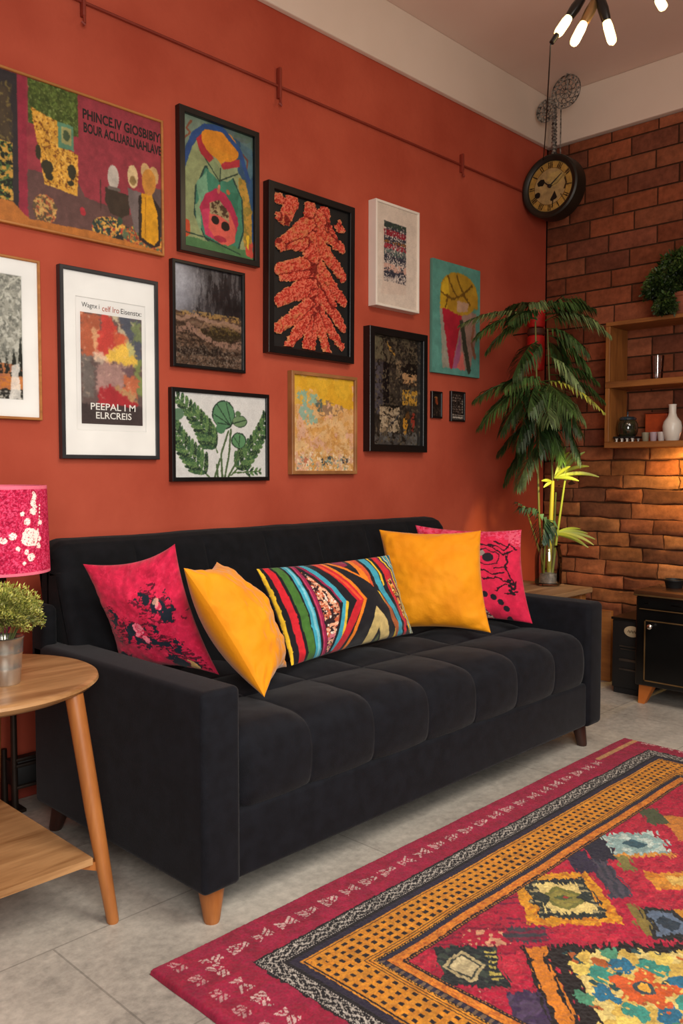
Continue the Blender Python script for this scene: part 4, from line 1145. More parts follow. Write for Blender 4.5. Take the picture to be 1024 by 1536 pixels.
    m = rc(.755, .835, -.30, -.09, '3a2b48'); dots(m, ['4c3c58'], 60, .6, 9)
    # big multicoloured medallion
    rc(.832, .880, -.42, .075, 'c87826'); rc(.826, .838, -.42, .08, '221c1c'); rc(.878, .925, -.42, .075, '221c1c', 1.8); rc(.905, 1.36, .045, .082, '221c1c', 1.8)
    m = rc(.925, 1.36, -.42, .055, 'd0bc74', 1.5); dots(m, ['c8a850'], 40, .55, 21); dots(m, ['2a4a4c'], 46, .74, 23); dots(m, ['a85a2c'], 52, .80, 25)
    P0, Q0 = 1.052, -.085
    for i in range(8):
        a = i * math.pi / 4 + .2
        for (rad, sz, col) in ((.088, .027, ['2c6a88', '3c8a7c'][i % 2]), (.136, .02, ['4c8a6c', 'd8c060'][i % 2])):
            dm = fld & (np.hypot(p - P0 - rad * math.cos(a), (qd - Q0 - rad * math.sin(a)) * .9) < sz + jag * 1.2 + (fbm(u * 70, v * 70, 90 + i, 2) - .5) * .022); put(dm, col)
    ang = np.arctan2(qd - Q0, p - P0); rr_ = np.hypot(p - P0, qd - Q0)
    put(fld & (rr_ < .058 + .016 * np.cos(ang * 5) + jag + (fbm(u * 60, v * 60, 99, 2) - .5) * .03), 'c85a2a'); put(fld & (rr_ < .09) & (vn(u * 110, v * 110, 98) > .8), 'd8b45c'); put(fld & (rr_ < .024 + jag), '3a4a50'); put(fld & (rr_ < .013), 'd8a23c')
    # pale blue diamond
    m = rc(1.195, 1.365, .535, .675, '8aa6a4', 2.4); dots(m, ['b4c4bc'], 70, .55, 31); star(1.28, .607, .04, .03, '3c5a66'); rc(1.20, 1.37, .52, .54, 'c88a3c', 1.5)
    # other patches
    m = rc(1.11, 1.165, .29, .50, '4a4450'); put(m & (np.sin(p * 300) > .3), '2e3440', .7); m = rc(1.05, 1.12, .43, .56, '332c40')
    rc(1.125, 1.20, .50, .68, '2a2836'); rc(1.19, 1.23, .44, .53, '7a7440')
    m = rc(1.24, 1.40, .33, .43, 'd08c34'); dots(m, ['b87024'], 60, .6, 41); m = rc(1.28, 1.36, .36, .40, 'd8b25c')
    m = rc(1.15, 1.26, .10, .24, '262626'); m = rc(1.17, 1.24, .12, .22, '5a6a80'); star(1.205, .17, .03, .04, '2c3844'); rc(1.25, 1.30, .10, .24, 'c8882c'); rc(1.13, 1.16, .12, .26, '7a6a34')
    # the far end of the field
    m = rc(1.42, 1.50, .62, .80, 'c07a34'); m = rc(1.50, 1.66, .55, .80, 'c8923a'); dots(m, ['d8b850'], 60, .55, 51); rc(1.55, 1.62, .62, .72, 'd8c060'); rc(1.38, 1.44, .74, .86, '4a5038')
    for (a_, b_, c_) in ((1.75, .75, '3a3f4c'), (1.95, .55, 'c88a34'), (1.75, .45, '8aa6a4'), (1.55, .30, '2c3430'), (2.0, .85, 'd0bc74'), (1.5, .05, 'c87826'), (1.75, .1, '2c6a88'), (2.0, .2, 'd0bc74'), (1.45, -.2, '3a2b48'), (1.7, -.15, 'd09026')):
        rc(a_ - .10, a_ + .10, b_ - .10, b_ + .10, '221c1c'); rc(a_ - .085, a_ + .085, b_ - .085, b_ + .085, c_, 2.); star(a_, b_, .06, .06, 'a81c38'); star(a_, b_, .03, .03, 'd8c060')
    C *= (1 + (fbm(u * 45, v * 45, 61, 3) - .5)[..., None] * .30)
    C *= (1 + (vn(u * 330, v * 330, 62) - .5)[..., None] * .25)
    C = np.clip(C, 0, 1)
    z = .012 + (vn(u * 280, v * 280, 63) - .5) * .0022 + (fbm(u * 3, v * 3, 64, 2) - .5) * .004
    z[e > .385] += (vn(u * 140, v * 140, 65)[e > .385] - .5) * .003
    P = np.stack([X + wz(.006, 6, 70), Y + wz(.006, 6, 71), z], -1)
    edge = np.minimum(np.minimum(u, LX - u), np.minimum(v, LY - v))
    P[..., 2] *= np.clip(edge / .006, 0, 1) ** .5
    P[..., 2] += .0008
    o = grid('area_rug', P, M['rug'], None, C, flip=True)
    prop(o, 'crimson and orange patterned wool rug with geometric medallions on grey floor', 'rug')
rug()

# ---------------------------------------------------------------- round side table
tb = thing('side_table', (.88, 2.14, 0), 'round oak side table with splayed legs and lower shelf, left of sofa', 'side table')
BM().lathe((.866, 2.14, 0), [(.0, .535), (.235, .535), (.268, .540), (.296, .552), (.308, .563), (.306, .570), (.300, .5735), (.292, .5745), (0, .5745)], 96, cap=False).done('table_top', M['oak'], tb)
for (sx, sy) in ((1, -1), (1, 1), (-1, 1), (-1, -1)):
    top = (.88 + sx * .140, 2.14 + sy * .232, .549); bot = (.88 + sx * .178, 2.14 + sy * .335, .0)
    BM().tube([top, ((top[0] + bot[0]) / 2, (top[1] + bot[1]) / 2, .27), (bot[0], bot[1], .004), bot], [.022, .0205, .0145, .013], 24).done('leg', M['oakleg'], tb)
BM().poly([(1.018, 1.825, .150), (1.022, 2.455, .150), (.738, 2.455, .150), (.730, 1.825, .150)], (0, 0, .017)).done('lower_shelf', M['oak'], tb, smooth=False, bev=.005)
for sy in (-1, 1):
    y = 2.14 + sy * .295
    for sx in (-1, 1):
        BM().poly([(.88 + sx * .10, y - .010, .1495), (.88 + sx * .168, y - .010, .1495), (.88 + sx * .172, y - .010, .118)], (0, .020, 0)).done('bracket', M['oakleg'], tb, smooth=False)

# zinc pot with fine green plant
PX, PY, PZ = .905, 2.035, .5748
pp = thing('potted_plant', (PX, PY, PZ), 'small feathery green plant in a zinc pot on the round side table', 'potted plant')
b = BM().lathe((PX, PY, PZ), [(.0, 0), (.034, 0), (.036, .003), (.0385, .035), (.040, .04), (.0395, .043), (.042, .075), (.0435, .078), (.043, .082), (.045, .112), (.047, .115), (.045, .117), (.042, .113), (.041, .095), (0, .093)], 48, cap=False)
b.done('pot', M['zinc'], pp)
def tuft_ball(cx, cy, cz, r, n, parent, name, cols, ln=.035, wd=.0012, squash=.85, droop=.0, seed=1):
    R = np.random.default_rng(seed)
    V, F, C = [], [], []
    for i in range(n):
        d = R.normal(size=3); d /= np.linalg.norm(d)
        if d[2] < -.35: d[2] *= -.5
        rad = r * R.uniform(.35, 1.0) ** .6 * (1 + .22 * math.sin(d[0] * 7 + d[1] * 5 + d[2] * 6))
        p = np.array([cx, cy, cz]) + d * rad * np.array([1, 1, squash])
        t = d * .8 + R.normal(size=3) * .5 + np.array([0, 0, .25 - droop]); t /= np.linalg.norm(t)
        s = np.cross(t, R.normal(size=3)); s /= np.linalg.norm(s)
        L = ln * R.uniform(.5, 1.1); w_ = wd * R.uniform(.7, 1.5)
        b0 = len(V)
        V += [p - s * w_ * .4, p + s * w_ * .4, p + t * L * .55 + s * w_, p + t * L, p + t * L * .55 - s * w_]
        F += [(b0, b0 + 1, b0 + 2, b0 + 3, b0 + 4)]
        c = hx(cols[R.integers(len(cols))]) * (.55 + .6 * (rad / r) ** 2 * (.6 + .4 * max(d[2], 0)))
        C += [c] * 5
    o = pydata(name, V, F, M['leaf'], parent, False, np.array(C))
    return o
tuft_ball(PX, PY, PZ + .165, .080, 22000, pp, 'foliage', ['8a8c3c', '9a9a48', '6c7832', 'b0aa5c'], .0105, .0012, .86, seed=4)
b = BM()
for k in range(14):
    a = k * 2.4
    b.tube([(PX + .01 * math.cos(a), PY + .01 * math.sin(a), PZ + .09), (PX + .045 * math.cos(a), PY + .045 * math.sin(a), PZ + .16)], .0012, 5)
b.done('stem', mat('plant_stem', '5c6430', rough=.6), pp)

# pink lamp
LX, LY_, LZ = .995, 2.285, .5748
lp = thing('table_lamp', (LX, LY_, LZ), 'table lamp with pink floral drum shade standing behind small plant', 'lamp')
def shade():
    n, m_ = 420, 170
    A, T = np.meshgrid(np.linspace(0, 2 * math.pi, n), np.linspace(0, 1, m_))
    r = .137 + .006 * T
    z0, z1 = 1.058, .822
    P = np.stack([LX + r * np.cos(A), LY_ + r * np.sin(A), z0 + (z1 - z0) * T], -1)
    c = UV((A / (2 * math.pi)), T, .88, .236, 'b82448', 7)
    c.put(c.n(150, 2) > .55, '8a1030', .8); c.put(c.n(170, 2) > .58, 'd85074', .8)
    c.put((T < .04) | (T > .97), 'd86a80')
    # white blossom motif facing the sofa corner; angle of the view from the front right
    a0 = math.radians(-76)/ (2 * math.pi) % 1
    def sp(du, dv, ru, rv, wv=.006):
        c.put(c.inell(a0 + du, dv, ru, rv, w=wv) & (c.n(230, 2) > .36), 'eeddd4')
    sp(.0, .58, .030, .10, .02)
    for (du, dv, r_) in ((-.055, .55, .012), (-.08, .60, .011), (.03, .54, .011), (.035, .68, .010), (.005, .80, .014), (-.04, .69, .007), (-.012, .74, .008), (-.005, .40, .012), (-.022, .31, .008), (.022, .28, .012), (.012, .28, .008), (.04, .6, .008), (.05, .42, .008), (-.02, .86, .006)):
        sp(du, dv, r_, r_ * 3.6)
    for k in range(8): sp(.022 + .004 * math.sin(k), .08 + k * .022, .007 + .0008 * k, .018)
    for k in range(8): sp(.05 - .002 * k, .22 + k * .04, .003, .014)
    c.tone(.06, 20)
    o = grid('lamp_shade', P, colmat('lamp_shade_fabric', rough=.85, bump=.4, bscale=400, spec=.1, mul=1.25), lp, c.c, flip=True)
    md = o.modifiers.new('thick', 'SOLIDIFY'); md.thickness = .003
shade()
BM().lathe((LX, LY_, LZ), [(0, 0), (.062, 0), (.062, .010), (.03, .02), (.020, .04), (.026, .07), (.048, .12), (.050, .16), (.036, .195), (.024, .215), (.022, .225), (0, .226)], 40, cap=False).done('base', M['plum'], lp)
BM().lathe((LX, LY_, LZ + .222), [(0, 0), (.028, 0), (.028, .014), (.014, .018), (.012, .09), (0, .09)], 32, cap=False).done('neck', M['iron'], lp)
b = BM()
for k in range(3):
    a = k * 2.094
    b.tube([(LX, LY_, 1.02), (LX + .134 * math.cos(a), LY_ + .134 * math.sin(a), 1.045)], .0022, 6)
b.tube([(LX, LY_, LZ + .30), (LX, LY_, 1.03)], .004, 8)
b.done('shade_holder', M['iron'], lp)
BM().lathe((LX, LY_, .885), [(0, 0), (.013, .0), (.016, .02), (.03, .05), (.03, .07), (.015, .098), (0, .1)], 20, cap=False).done('bulb', M['ceramic'], lp)

# metal rack near the wall
rk = thing('metal_rack', (1.25, 2.63, 0), 'low dark metal rack with upright pole near red wall beneath the round table', 'rack')
for (x, y) in ((1.19, 2.62), (1.19, 2.695), (1.62, 2.62), (1.62, 2.695)):
    tall = x < 1.3 and y < 2.65
    BM().tube([(x, y, 0), (x, y, .02), (x, y, .52 if tall else .19)], [.013, .011, .009 if tall else .010], 12).done('post', M['iron'], rk)
for z in (.165, .145, .075):
    BM().box(1.185, 1.625, 2.610, 2.632, z, z + .010, .002, 2).done('rail', M['iron'], rk)
BM().box(1.19, 1.62, 2.625, 2.69, .080, .160, .004, 2).done('panel', M['blackmatte'], rk)
BM().box(1.10, 1.22, 2.60, 2.70, 0, .012, .003, 2).done('foot', M['iron'], rk)

# ---------------------------------------------------------------- corner table and palm
ct = thing('corner_table', (3.72, 2.32, 0), 'low rough wooden table in the corner carrying the palm', 'table')
for k in range(3):
    y0 = 2.085 + k * .165
    BM().box(3.44, 3.985 + .012 * (k % 2), y0, y0 + .160, .475, .503, .006, 2).done('plank', wood('rough_plank', '7a5c3e', 'a88560', rough=.65), ct, smooth=False)
for (x, y) in ((3.49, 2.13), (3.93, 2.13), (3.49, 2.53), (3.93, 2.53)):
    BM().box(x - .024, x + .024, y - .024, y + .024, 0, .475, .004, 2).done('leg', M['shelfwood'], ct, smooth=False)
BM().box(3.47, 3.95, 2.115, 2.135, .40, .474, .003, 2).done('apron', M['shelfwood'], ct, smooth=False)

VX, VY, VZ = 3.885, 2.285, .5035
palm = thing('potted_palm', (VX, VY, VZ), 'tall feathery palm in a glass jar in the corner', 'palm')
o = BM().lathe((VX, VY, VZ), [(0, .004), (.060, .004), (.068, .012), (.070, .09), (.069, .15), (.062, .185), (.058, .20), (.063, .212), (.060, .212), (.054, .20), (.058, .185), (.064, .15), (.065, .09), (.062, .018), (0, .014)], 40, cap=False).done('glass_jar', M['glass'], palm)
o['label'] = 'clear glass jar'
BM().lathe((VX, VY, VZ + .016), [(0, 0), (.055, 0), (.056, .02), (.045, .045), (.02, .052), (0, .053)], 24, cap=False).done('pebbles', mat('pebbles', '6a6258', 'a89c8a', rough=.7, scale=60), palm)
RV = np.array([.697, -.717, 0.]); FV = np.array([.717, .697, 0.]); UPV = np.array([0, 0, 1.])
def PL(a, z, f=0.0):           # sideways, up, deeper: metres from the jar
    return np.array([VX, VY, VZ]) + RV * a + UPV * z + FV * f
def bez(p0, p1, p2, n):
    t = np.linspace(0, 1, n)[:, None]
    return (1 - t) ** 2 * p0 + 2 * t * (1 - t) * p1 + t ** 2 * p2
def frond(p0, p2, lift, nl=22, ln=.10, wd=.007, droop=.5, cols=('24401c', '2f5222', '1b3216'), seed=0, rach='3c5626', name='frond', taper=True):
    R = np.random.default_rng(seed)
    p0, p2 = np.array(p0), np.array(p2)
    mid = (p0 + p2) / 2 + UPV * lift
    pts = bez(p0, mid, p2, 24)
    V, F, C = [], [], []
    # rachis as a thin three sided strip
    for i, p in enumerate(pts):
        t = pts[min(i + 1, 23)] - pts[max(i - 1, 0)]; t = t / np.linalg.norm(t)
        s = np.cross(t, UPV + .01); s /= np.linalg.norm(s); q = np.cross(s, t)
        r = .0032 * (1 - .7 * i / 23)
        for a in (0, 2.1, 4.2): V.append(p + s * r * math.cos(a) + q * r * math.sin(a)); C.append(hx(rach))
    for i in range(23):
        for k in range(3): F.append((i * 3 + k, i * 3 + (k + 1) % 3, i * 3 + 3 + (k + 1) % 3, i * 3 + 3 + k))
    base = hx(cols[R.integers(len(cols))])
    for k in range(nl):
        f = .12 + .88 * k / (nl - 1)
        i = min(22, int(f * 23)); p = pts[i] + (pts[i + 1] - pts[i]) * (f * 23 - i)
        t = pts[i + 1] - pts[i]; t /= np.linalg.norm(t)
        s0 = np.cross(t, UPV); s0 /= np.linalg.norm(s0) + 1e-6
        for sg in (-1, 1):
            L = ln * (math.sin(math.pi * (.18 + .78 * f)) ** .6 if taper else 1) * R.uniform(.8, 1.15)
            d = s0 * sg * (1 - .45 * f) + t * (.55 + .6 * f) + UPV * (.12 - droop * .3) + R.normal(size=3) * .09
            d /= np.linalg.norm(d)
            e = p + d * L * .5; g = e + (d - UPV * droop * 1.2) / np.linalg.norm(d - UPV * droop * 1.2) * L * .5
            wv = np.cross(d, UPV * 1.0 + s0 * .3); wv /= np.linalg.norm(wv) + 1e-6
            w_ = wd * R.uniform(.8, 1.2) * .5
            b0 = len(V)
            V += [p - wv * w_ * .4, p + wv * w_ * .4, e + wv * w_, e - wv * w_, g]
            F += [(b0, b0 + 1, b0 + 2, b0 + 3), (b0 + 3, b0 + 2, b0 + 4)]
            c = base * R.uniform(.75, 1.3); C += [c, c, c, c * 1.1, c * 1.2]
    return pydata(name, V, F, M['leaf'], palm, False, np.clip(np.array(C), 0, 1))
def stem(pts, r, col):
    return BM().tube([PL(*p) for p in pts], r, 10).done('stem', mat('palm_stem', col, rough=.5, b=col), palm)
U_ = .00338
def Q(x, y, f=0.): return ((x - 822) * U_, (872 - y) * U_, f)
stem([Q(823, 866), Q(824, 800), Q(826, 740), Q(827, 712)], [.012, .012, .011, .009], 'b0a434')
stem([Q(815, 866, .01), Q(808, 760, .02), Q(805, 660, .03), Q(803, 560, .03), Q(800, 470, .03)], [.006, .006, .006, .005, .004], '6e6a2c')
stem([Q(827, 720, 0), Q(826, 660, .02), Q(824, 580, .04), Q(820, 480, .05)], [.006, .006, .005, .004], '5c5c28')
stem([Q(826, 866, -.01), Q(834, 790, -.02), Q(843, 720, -.02), Q(846, 700, -.02)], [.006, .006, .005, .004], '98a03a')
stem([Q(813, 840, -.015), Q(800, 800, -.03), Q(785, 757, -.04)], [.0055, .005, .004], '8a7a34')
stem([Q(814, 862, -.01), Q(815, 810, -.02), Q(816, 770, -.03)], [.005, .005, .004], '8a9434')
stem([Q(830, 866, .01), Q(832, 800, .03), Q(836, 730, .05)], [.005, .005, .004], '7a8430')
FR = [  # base (sideways, up in units of 3.4 mm; depth m), tip, arch, leaflet length, droop
    (803, 468, .03, 684, 478, -.04, .13, .10, .8), (802, 466, .03, 705, 498, -.10, .12, .12, .9), (803, 466, .03, 728, 512, .04, .12, .12, .9), (803, 460, .02, 750, 478, -.14, .08, .11, .9),
    (804, 450, .03, 760, 448, .06, .05, .10, .9), (804, 452, .02, 780, 452, -.12, .05, .11, 1.0), (804, 500, .03, 755, 560, -.16, .09, .13, 1.0),
    (808, 452, .04, 852, 448, -.04, .05, .12, 1.0), (812, 452, .05, 868, 440, .02, .07, .12, 1.0), (814, 456, .05, 884, 452, .0, .08, .12, 1.0), (816, 460, .05, 905, 492, -.04, .13, .12, 1.0), (816, 468, .05, 893, 470, .05, .10, .12, 1.0),
    (818, 480, .05, 872, 520, -.06, .09, .13, 1.0), (820, 490, .05, 880, 545, .0, .10, .13, 1.0), (820, 500, .05, 850, 530, .08, .06, .12, 1.0), (818, 520, .05, 868, 575, -.04, .09, .13, 1.0), (820, 540, .05, 895, 560, .04, .09, .11, 1.0), (822, 550, .05, 905, 590, .03, .10, .10, 1.0),
    (803, 560, .03, 706, 590, -.04, .10, .12, 1.0), (803, 565, .03, 712, 630, -.08, .12, .13, 1.0), (803, 570, .03, 736, 600, .08, .09, .12, 1.0), (804, 560, .02, 745, 575, -.14, .09, .13, 1.0), (804, 570, .02, 740, 640, -.14, .11, .13, 1.0), (804, 565, .02, 775, 610, -.20, .08, .14, 1.1),
    (804, 575, .02, 765, 660, -.10, .09, .14, 1.1), (806, 565, .02, 805, 625, -.22, .07, .14, 1.1), (808, 562, .03, 838, 610, -.20, .08, .14, 1.1), (810, 560, .04, 856, 640, -.14, .12, .15, 1.1), (812, 565, .04, 862, 680, -.08, .14, .14, 1.1), (812, 565, .04, 848, 700, .02, .10, .13, 1.1),
    (814, 570, .05, 876, 620, .04, .10, .12, 1.0), (808, 590, .04, 832, 680, -.12, .07, .13, 1.1), (806, 600, .03, 795, 670, -.16, .06, .13, 1.1), (804, 610, .03, 770, 690, .04, .07, .12, 1.1), (806, 640, .03, 756, 712, .02, .08, .12, 1.1), (806, 655, .03, 770, 722, -.06, .06, .11, 1.1), (804, 620, .03, 748, 668, .06, .08, .12, 1.0)]
for i, (x0, y0, f0, x1, y1, f1, lf, ln, dr) in enumerate(FR):
    hi = ('2e441f', '3a5026', '263a1a', '1f3216') if i % 5 else ('50603a', '5e6e44')
    frond(PL(*Q(x0, y0, f0)), PL(*Q(x1, y1, f1)), lf * .8, 46, ln * 1.2, .0095, dr, hi, 100 + i)
frond(PL(*Q(812, 560, .04)), PL(*Q(892, 610, -.12)), .10, 18, .09, .012, .9, ('8a8c34', '7c8430'), 201)
lit = ('a4a838', 'b4b444', '949c34')  # lower leaf colours with the yellow lamplight painted in
def fan(base, tips, wd, cols, seed, stalk=None):
    """a palm leaf of long strap leaflets spreading from one point"""
    R = np.random.default_rng(seed)
    V, F, C = [], [], []
    b = PL(*Q(*base))
    for tp in tips:
        e = PL(*Q(*tp)); L = np.linalg.norm(e - b)
        mid = (b + e) / 2 + UPV * L * R.uniform(.16, .26)
        pts = bez(b, mid, e, 14)
        col = hx(cols[R.integers(len(cols))])
        for i, p in enumerate(pts):
            t = pts[min(i + 1, 13)] - pts[max(i - 1, 0)]; t /= np.linalg.norm(t)
            sd = np.cross(t, FV); sd /= np.linalg.norm(sd) + 1e-6
            w_ = wd * math.sin(math.pi * (.06 + .90 * i / 13)) ** .7
            for k, off in ((-1, 0), (0, .25), (1, 0)):
                V.append(p + sd * w_ * k - FV * w_ * off); C.append(col * (1.12 if k == 0 else .92))
        o0 = len(V) - 42
        for i in range(13):
            for k in range(2): a = o0 + i * 3 + k; F.append((a, a + 1, a + 4, a + 3))
    return pydata('frond', V, F, M['leaf'], palm, True, np.clip(np.array(C), 0, 1))
fan((829, 708, -.01), [(893, 706, -.05), (884, 690, .02), (872, 676, .05), (858, 668, .08), (862, 712, -.06), (850, 690, -.05), (848, 672, .02)], .0095, lit, 301)
fan((836, 712, .02), [(868, 664, .06), (850, 660, .05), (878, 668, .03)], .010, ('6c7a30', '7c8834'), 302)
fan((829, 794, -.01), [(888, 800, -.06), (884, 808, -.08), (876, 812, -.08), (880, 792, -.02), (868, 806, -.10), (872, 786, .02), (858, 800, -.08)], .0085, lit, 303)
fan((827, 714, 0), [(808, 712, -.03), (812, 722, -.02)], .008, lit, 306)
frond(PL(*Q(816, 775, -.03)), PL(*Q(775, 752, -.08)), .05, 14, .11, .018, 1.0, ('2c4634', '3a5640', '4a6448'), 304, '5c6a34')
frond(PL(*Q(816, 770, -.03)), PL(*Q(806, 800, -.10)), .06, 14, .12, .018, 1.0, ('2c4634', '3a5640'), 305, '5c6a34')
frond(PL(*Q(786, 757, -.04)), PL(*Q(768, 744, -.06)), .01, 6, .05, .010, .8, ('3a5640', '4a6448'), 307, '6a6a34')

# red lantern behind the palm
ln = thing('hanging_lantern', (4.225, 2.58, 1.66), 'red two tier paper lantern hanging in the corner behind the palm', 'lantern')
for z0, z1 in ((1.90, 2.035), (1.66, 1.855)):
    BM().lathe((4.225, 2.58, 0), [(0, z0), (.040, z0), (.048, z0 + .01), (.051, (z0 + z1) / 2), (.048, z1 - .01), (.040, z1), (0, z1)], 24, cap=False).done('shade', M['lantern'], ln)
BM().lathe((4.225, 2.58, 0), [(0, 1.8555), (.046, 1.8555), (.052, 1.865), (.046, 1.893), (0, 1.8995)], 24, cap=False).done('collar', mat('lantern_collar', '4a2415', rough=.6), ln)
BM().tube([(4.225, 2.62, 1.875), (4.225, WY - .001, 1.875)], .004, 8).done('bracket', M['iron'], ln)

# ---------------------------------------------------------------- clock and its hanger, cord
CX, CY, CZ, CR = 4.29, 2.543, 2.69, .176
ck = thing('wall_clock', (CX, CY, CZ), 'round black wall clock with aged ochre dial and Roman numerals in the corner', 'clock')
BM().lathe((CX, CY, CZ), [(0, .10), (CR * .93, .10), (CR, .085), (CR * 1.0, .01), (CR * .985, -.006), (CR * .93, -.012), (CR * .86, -.010), (CR * .80, -.002), (CR * .785, .012), (0, .012)], 72, axis='x', cap=False).done('case', mat('clock_case', '141109', '221d14', rough=.5), ck)
def dial():
    n = 130
    A, R_ = np.meshgrid(np.linspace(0, 2 * math.pi, 260), np.linspace(0, 1, n))
    y, z = R_ * np.cos(A), R_ * np.sin(A)         # y: room side to the right
    r = CR * .79
    P = np.stack([np.full(A.shape, CX + .004), CY - y * r, CZ + z * r], -1)
    c = UV((y + 1) / 2, (1 - z) / 2, r * 2, r * 2, 'a2895a', 7)
    c.put(c.n(22, 4) > .52, 'ab9260', .7); c.put((R_ > .72) & (R_ < .97), 'a57f34', .7); c.put((R_ > .97), '5c5034'); c.put(np.abs(R_ - .72) < .012, '6a4c24')
    for k in range(12):
        a = k * math.pi / 6
        for j in range((1, 2, 3, 3, 2, 1, 2, 3, 3, 2, 1, 2)[k]):
            off = (j - 1) * .075
            dx, dy = math.cos(a), math.sin(a)
            p0 = (.5 + (.75 * dx - off * dy) / 2, .5 - (.75 * dy + off * dx) / 2); p1 = (.5 + (.94 * dx - off * dy) / 2, .5 - (.94 * dy + off * dx) / 2)
            c.line([p0, p1], .007, '33240f')
    c.poly([(.20, .38), (.28, .32), (.36, .33), (.38, .40), (.33, .46), (.22, .45)], '14110c', w=.004); c.ell(.21, .62, .06, .06, '14110c', w=.006); c.poly([(.60, .60), (.66, .74), (.62, .78), (.52, .80), (.50, .76)], '14110c', w=.004)
    c.line([(.57, .74), (.55, .92)], .008, '14110c')
    c.line([(.5, .5), (.66, .46), (.90, .24)], .008, '4a3418'); c.line([(.82, .36), (.86, .5), (.82, .60)], .010, '3a2810'); c.line([(.74, .70), (.84, .86)], .007, '5a4420')
    c.put(c.inell(.62, .36, .2, .14, w=.03), 'b09858', .6)
    c.tone(.2, 30)
    grid('dial', P, M['art'], ck, c.c)
dial()
BM().lathe((CX - .002, CY, CZ), [(0, .004), (.010, .004), (.010, -.008), (0, -.010)], 16, axis='x', cap=False).tube([(CX - .004, CY, CZ), (CX - .004, CY - .075, CZ + .055)], [.004, .002], 8).tube([(CX - .004, CY, CZ), (CX - .004, CY + .035, CZ + .03)], [.004, .002], 8).done('hands', M['blackmatte'], ck)
HX, HY = 4.34, 2.53
hg = thing('clock_hanger', (HX, HY, CZ + CR), 'ornate pierced silver hanger rod above the round clock', 'hanger')
def filigree(cy, cz, r, name):
    b = BM()
    for q in (1.0, .72, .42):
        b.tube([(HX, cy + r * q * math.cos(a * .2618), cz + r * q * math.sin(a * .2618)) for a in range(25)], .004 if q == 1 else .0035, 6, cap=False)
    for k in range(12):
        a = k * math.pi / 6
        b.tube([(HX, cy + r * .1 * math.cos(a), cz + r * .1 * math.sin(a)), (HX - .004, cy + r * .6 * math.cos(a + .5), cz + r * .6 * math.sin(a + .5)), (HX, cy + r * math.cos(a), cz + r * math.sin(a))], .003, 6)
    for k in range(20):
        a = k * math.pi / 10
        b.lathe((HX, cy + r * .86 * math.cos(a), cz + r * .86 * math.sin(a)), [(.001, -.004), (.007, 0), (.001, .004)], 8, axis='x')
    return b.done(name, M['silver'], hg)
filigree(2.478, 3.205, .088, 'pierced_disc'); filigree(2.60, 3.135, .062, 'pierced_disc')
b = BM().tube([(HX, 2.548, CZ + CR - .002), (HX, 2.548, 3.0), (HX, 2.55, 3.12)], [.013, .012, .014], 10)
for k in range(12): b.lathe((HX, 2.548, CZ + CR + .02 + k * .02), [(.012, -.006), (.017, 0), (.012, .006)], 10)
b.done('twisted_rod', M['silver'], hg)
BM().tube([(HX, 2.508, CZ + CR - .006), (HX, 2.508, 3.14)], .004, 8).done('thin_rod', M['silver'], hg)
BM().tube([(HX, 2.47, 3.29), (HX, 2.47, CEIL)], .006, 8).tube([(HX, 2.47, 3.21), (HX, 2.47, 3.295)], .004, 8).done('ceiling_stud', M['silver'], hg)

# pendant cluster
HB = Vector((2.832, 1.512, 2.792))
pl_ = thing('pendant_light', tuple(HB), 'black cluster pendant light with slim glowing bulbs hanging from the ceiling', 'pendant light')
BM().tube([HB + Vector((0, 0, -.012)), HB + Vector((0, 0, .04)), (HB.x, HB.y, CEIL - .03)], [.016, .009, .009], 12).done('rod', M['blackmetal'], pl_)
BM().lathe((HB.x, HB.y, CEIL - .032), [(0, 0), (.05, .0), (.062, .012), (.064, .0315), (0, .0315)], 36, cap=False).done('canopy', M['blackmetal'], pl_)
def arm(sx, sz, sf, ex, ez, ef, amber=False, tail=False):
    """direction in metres: sideways, up, deeper"""
    W = lambda a, z, f: HB + Vector(RV) * a + Vector((0, 0, z)) + Vector(FV) * f
    s, e = W(sx, sz, sf), W(ex, ez, ef); d = (e - s).normalized(); L = (e - s).length
    BM().tube([HB, HB.lerp(s, .6), s], .0045, 8).done('arm', M['blackmetal'], pl_)
    k = s + d * L * .54
    sk = BM().tube([s - d * .004, s + d * .012, s + d * L * .3, k - d * .01, k], [.008, .016, .019, .0165, .0145], 18).done('socket', M['brass'] if amber else M['blackmetal'], pl_)
    if amber: sk['label'] = 'amber coloured brass socket'
    n = 10; pts, rd = [], []
    for i in range(n + 1):
        f = i / n
        pts.append(k + d * (L * .46) * f); rd.append(.0165 * (math.sqrt(max(0, 1 - max(0, (f - .72) / .28) ** 2)) * .96 + .04) * (.85 + .15 * min(1, f * 5)))
    bl = BM().tube(pts, rd, 18).done('bulb', M['bulb'], pl_)
    if tail:
        BM().tube([e - d * .008, e + d * .03], [.010, .009], 12).done('end_cap', M['blackmetal'], pl_)
    return e, d
u3 = 3.0 / 1274
e1, d1 = arm((872 - 888) * u3, -.022, 0, (829 - 888) * u3, (-12 - 62) * u3, -.03, tail=True)
arm((892 - 888) * u3, -.03, .0, (850 - 888) * u3, (-12 - 82) * u3, -.06, amber=True)
arm((893 - 888) * u3, -.025, -.02, (913 - 888) * u3, (-12 - 77) * u3, -.04)
arm((975 - 888) * u3, .03, .02, (998 - 888) * u3, (-12 - 13) * u3, .02)
tipp = e1 + d1 * .037
cd = BM().tube([tuple(tipp), tuple(tipp.lerp(Vector((CX + .045, CY + .07, CZ + CR * .88)), .5) + Vector((0, 0, -.03))), (CX + .045, CY + .07, CZ + CR * .93)], .0028, 6).done('dangling_wire', M['blackmatte'])
prop(cd, 'thin dark wire running from the pendant light to the clock', 'wire')

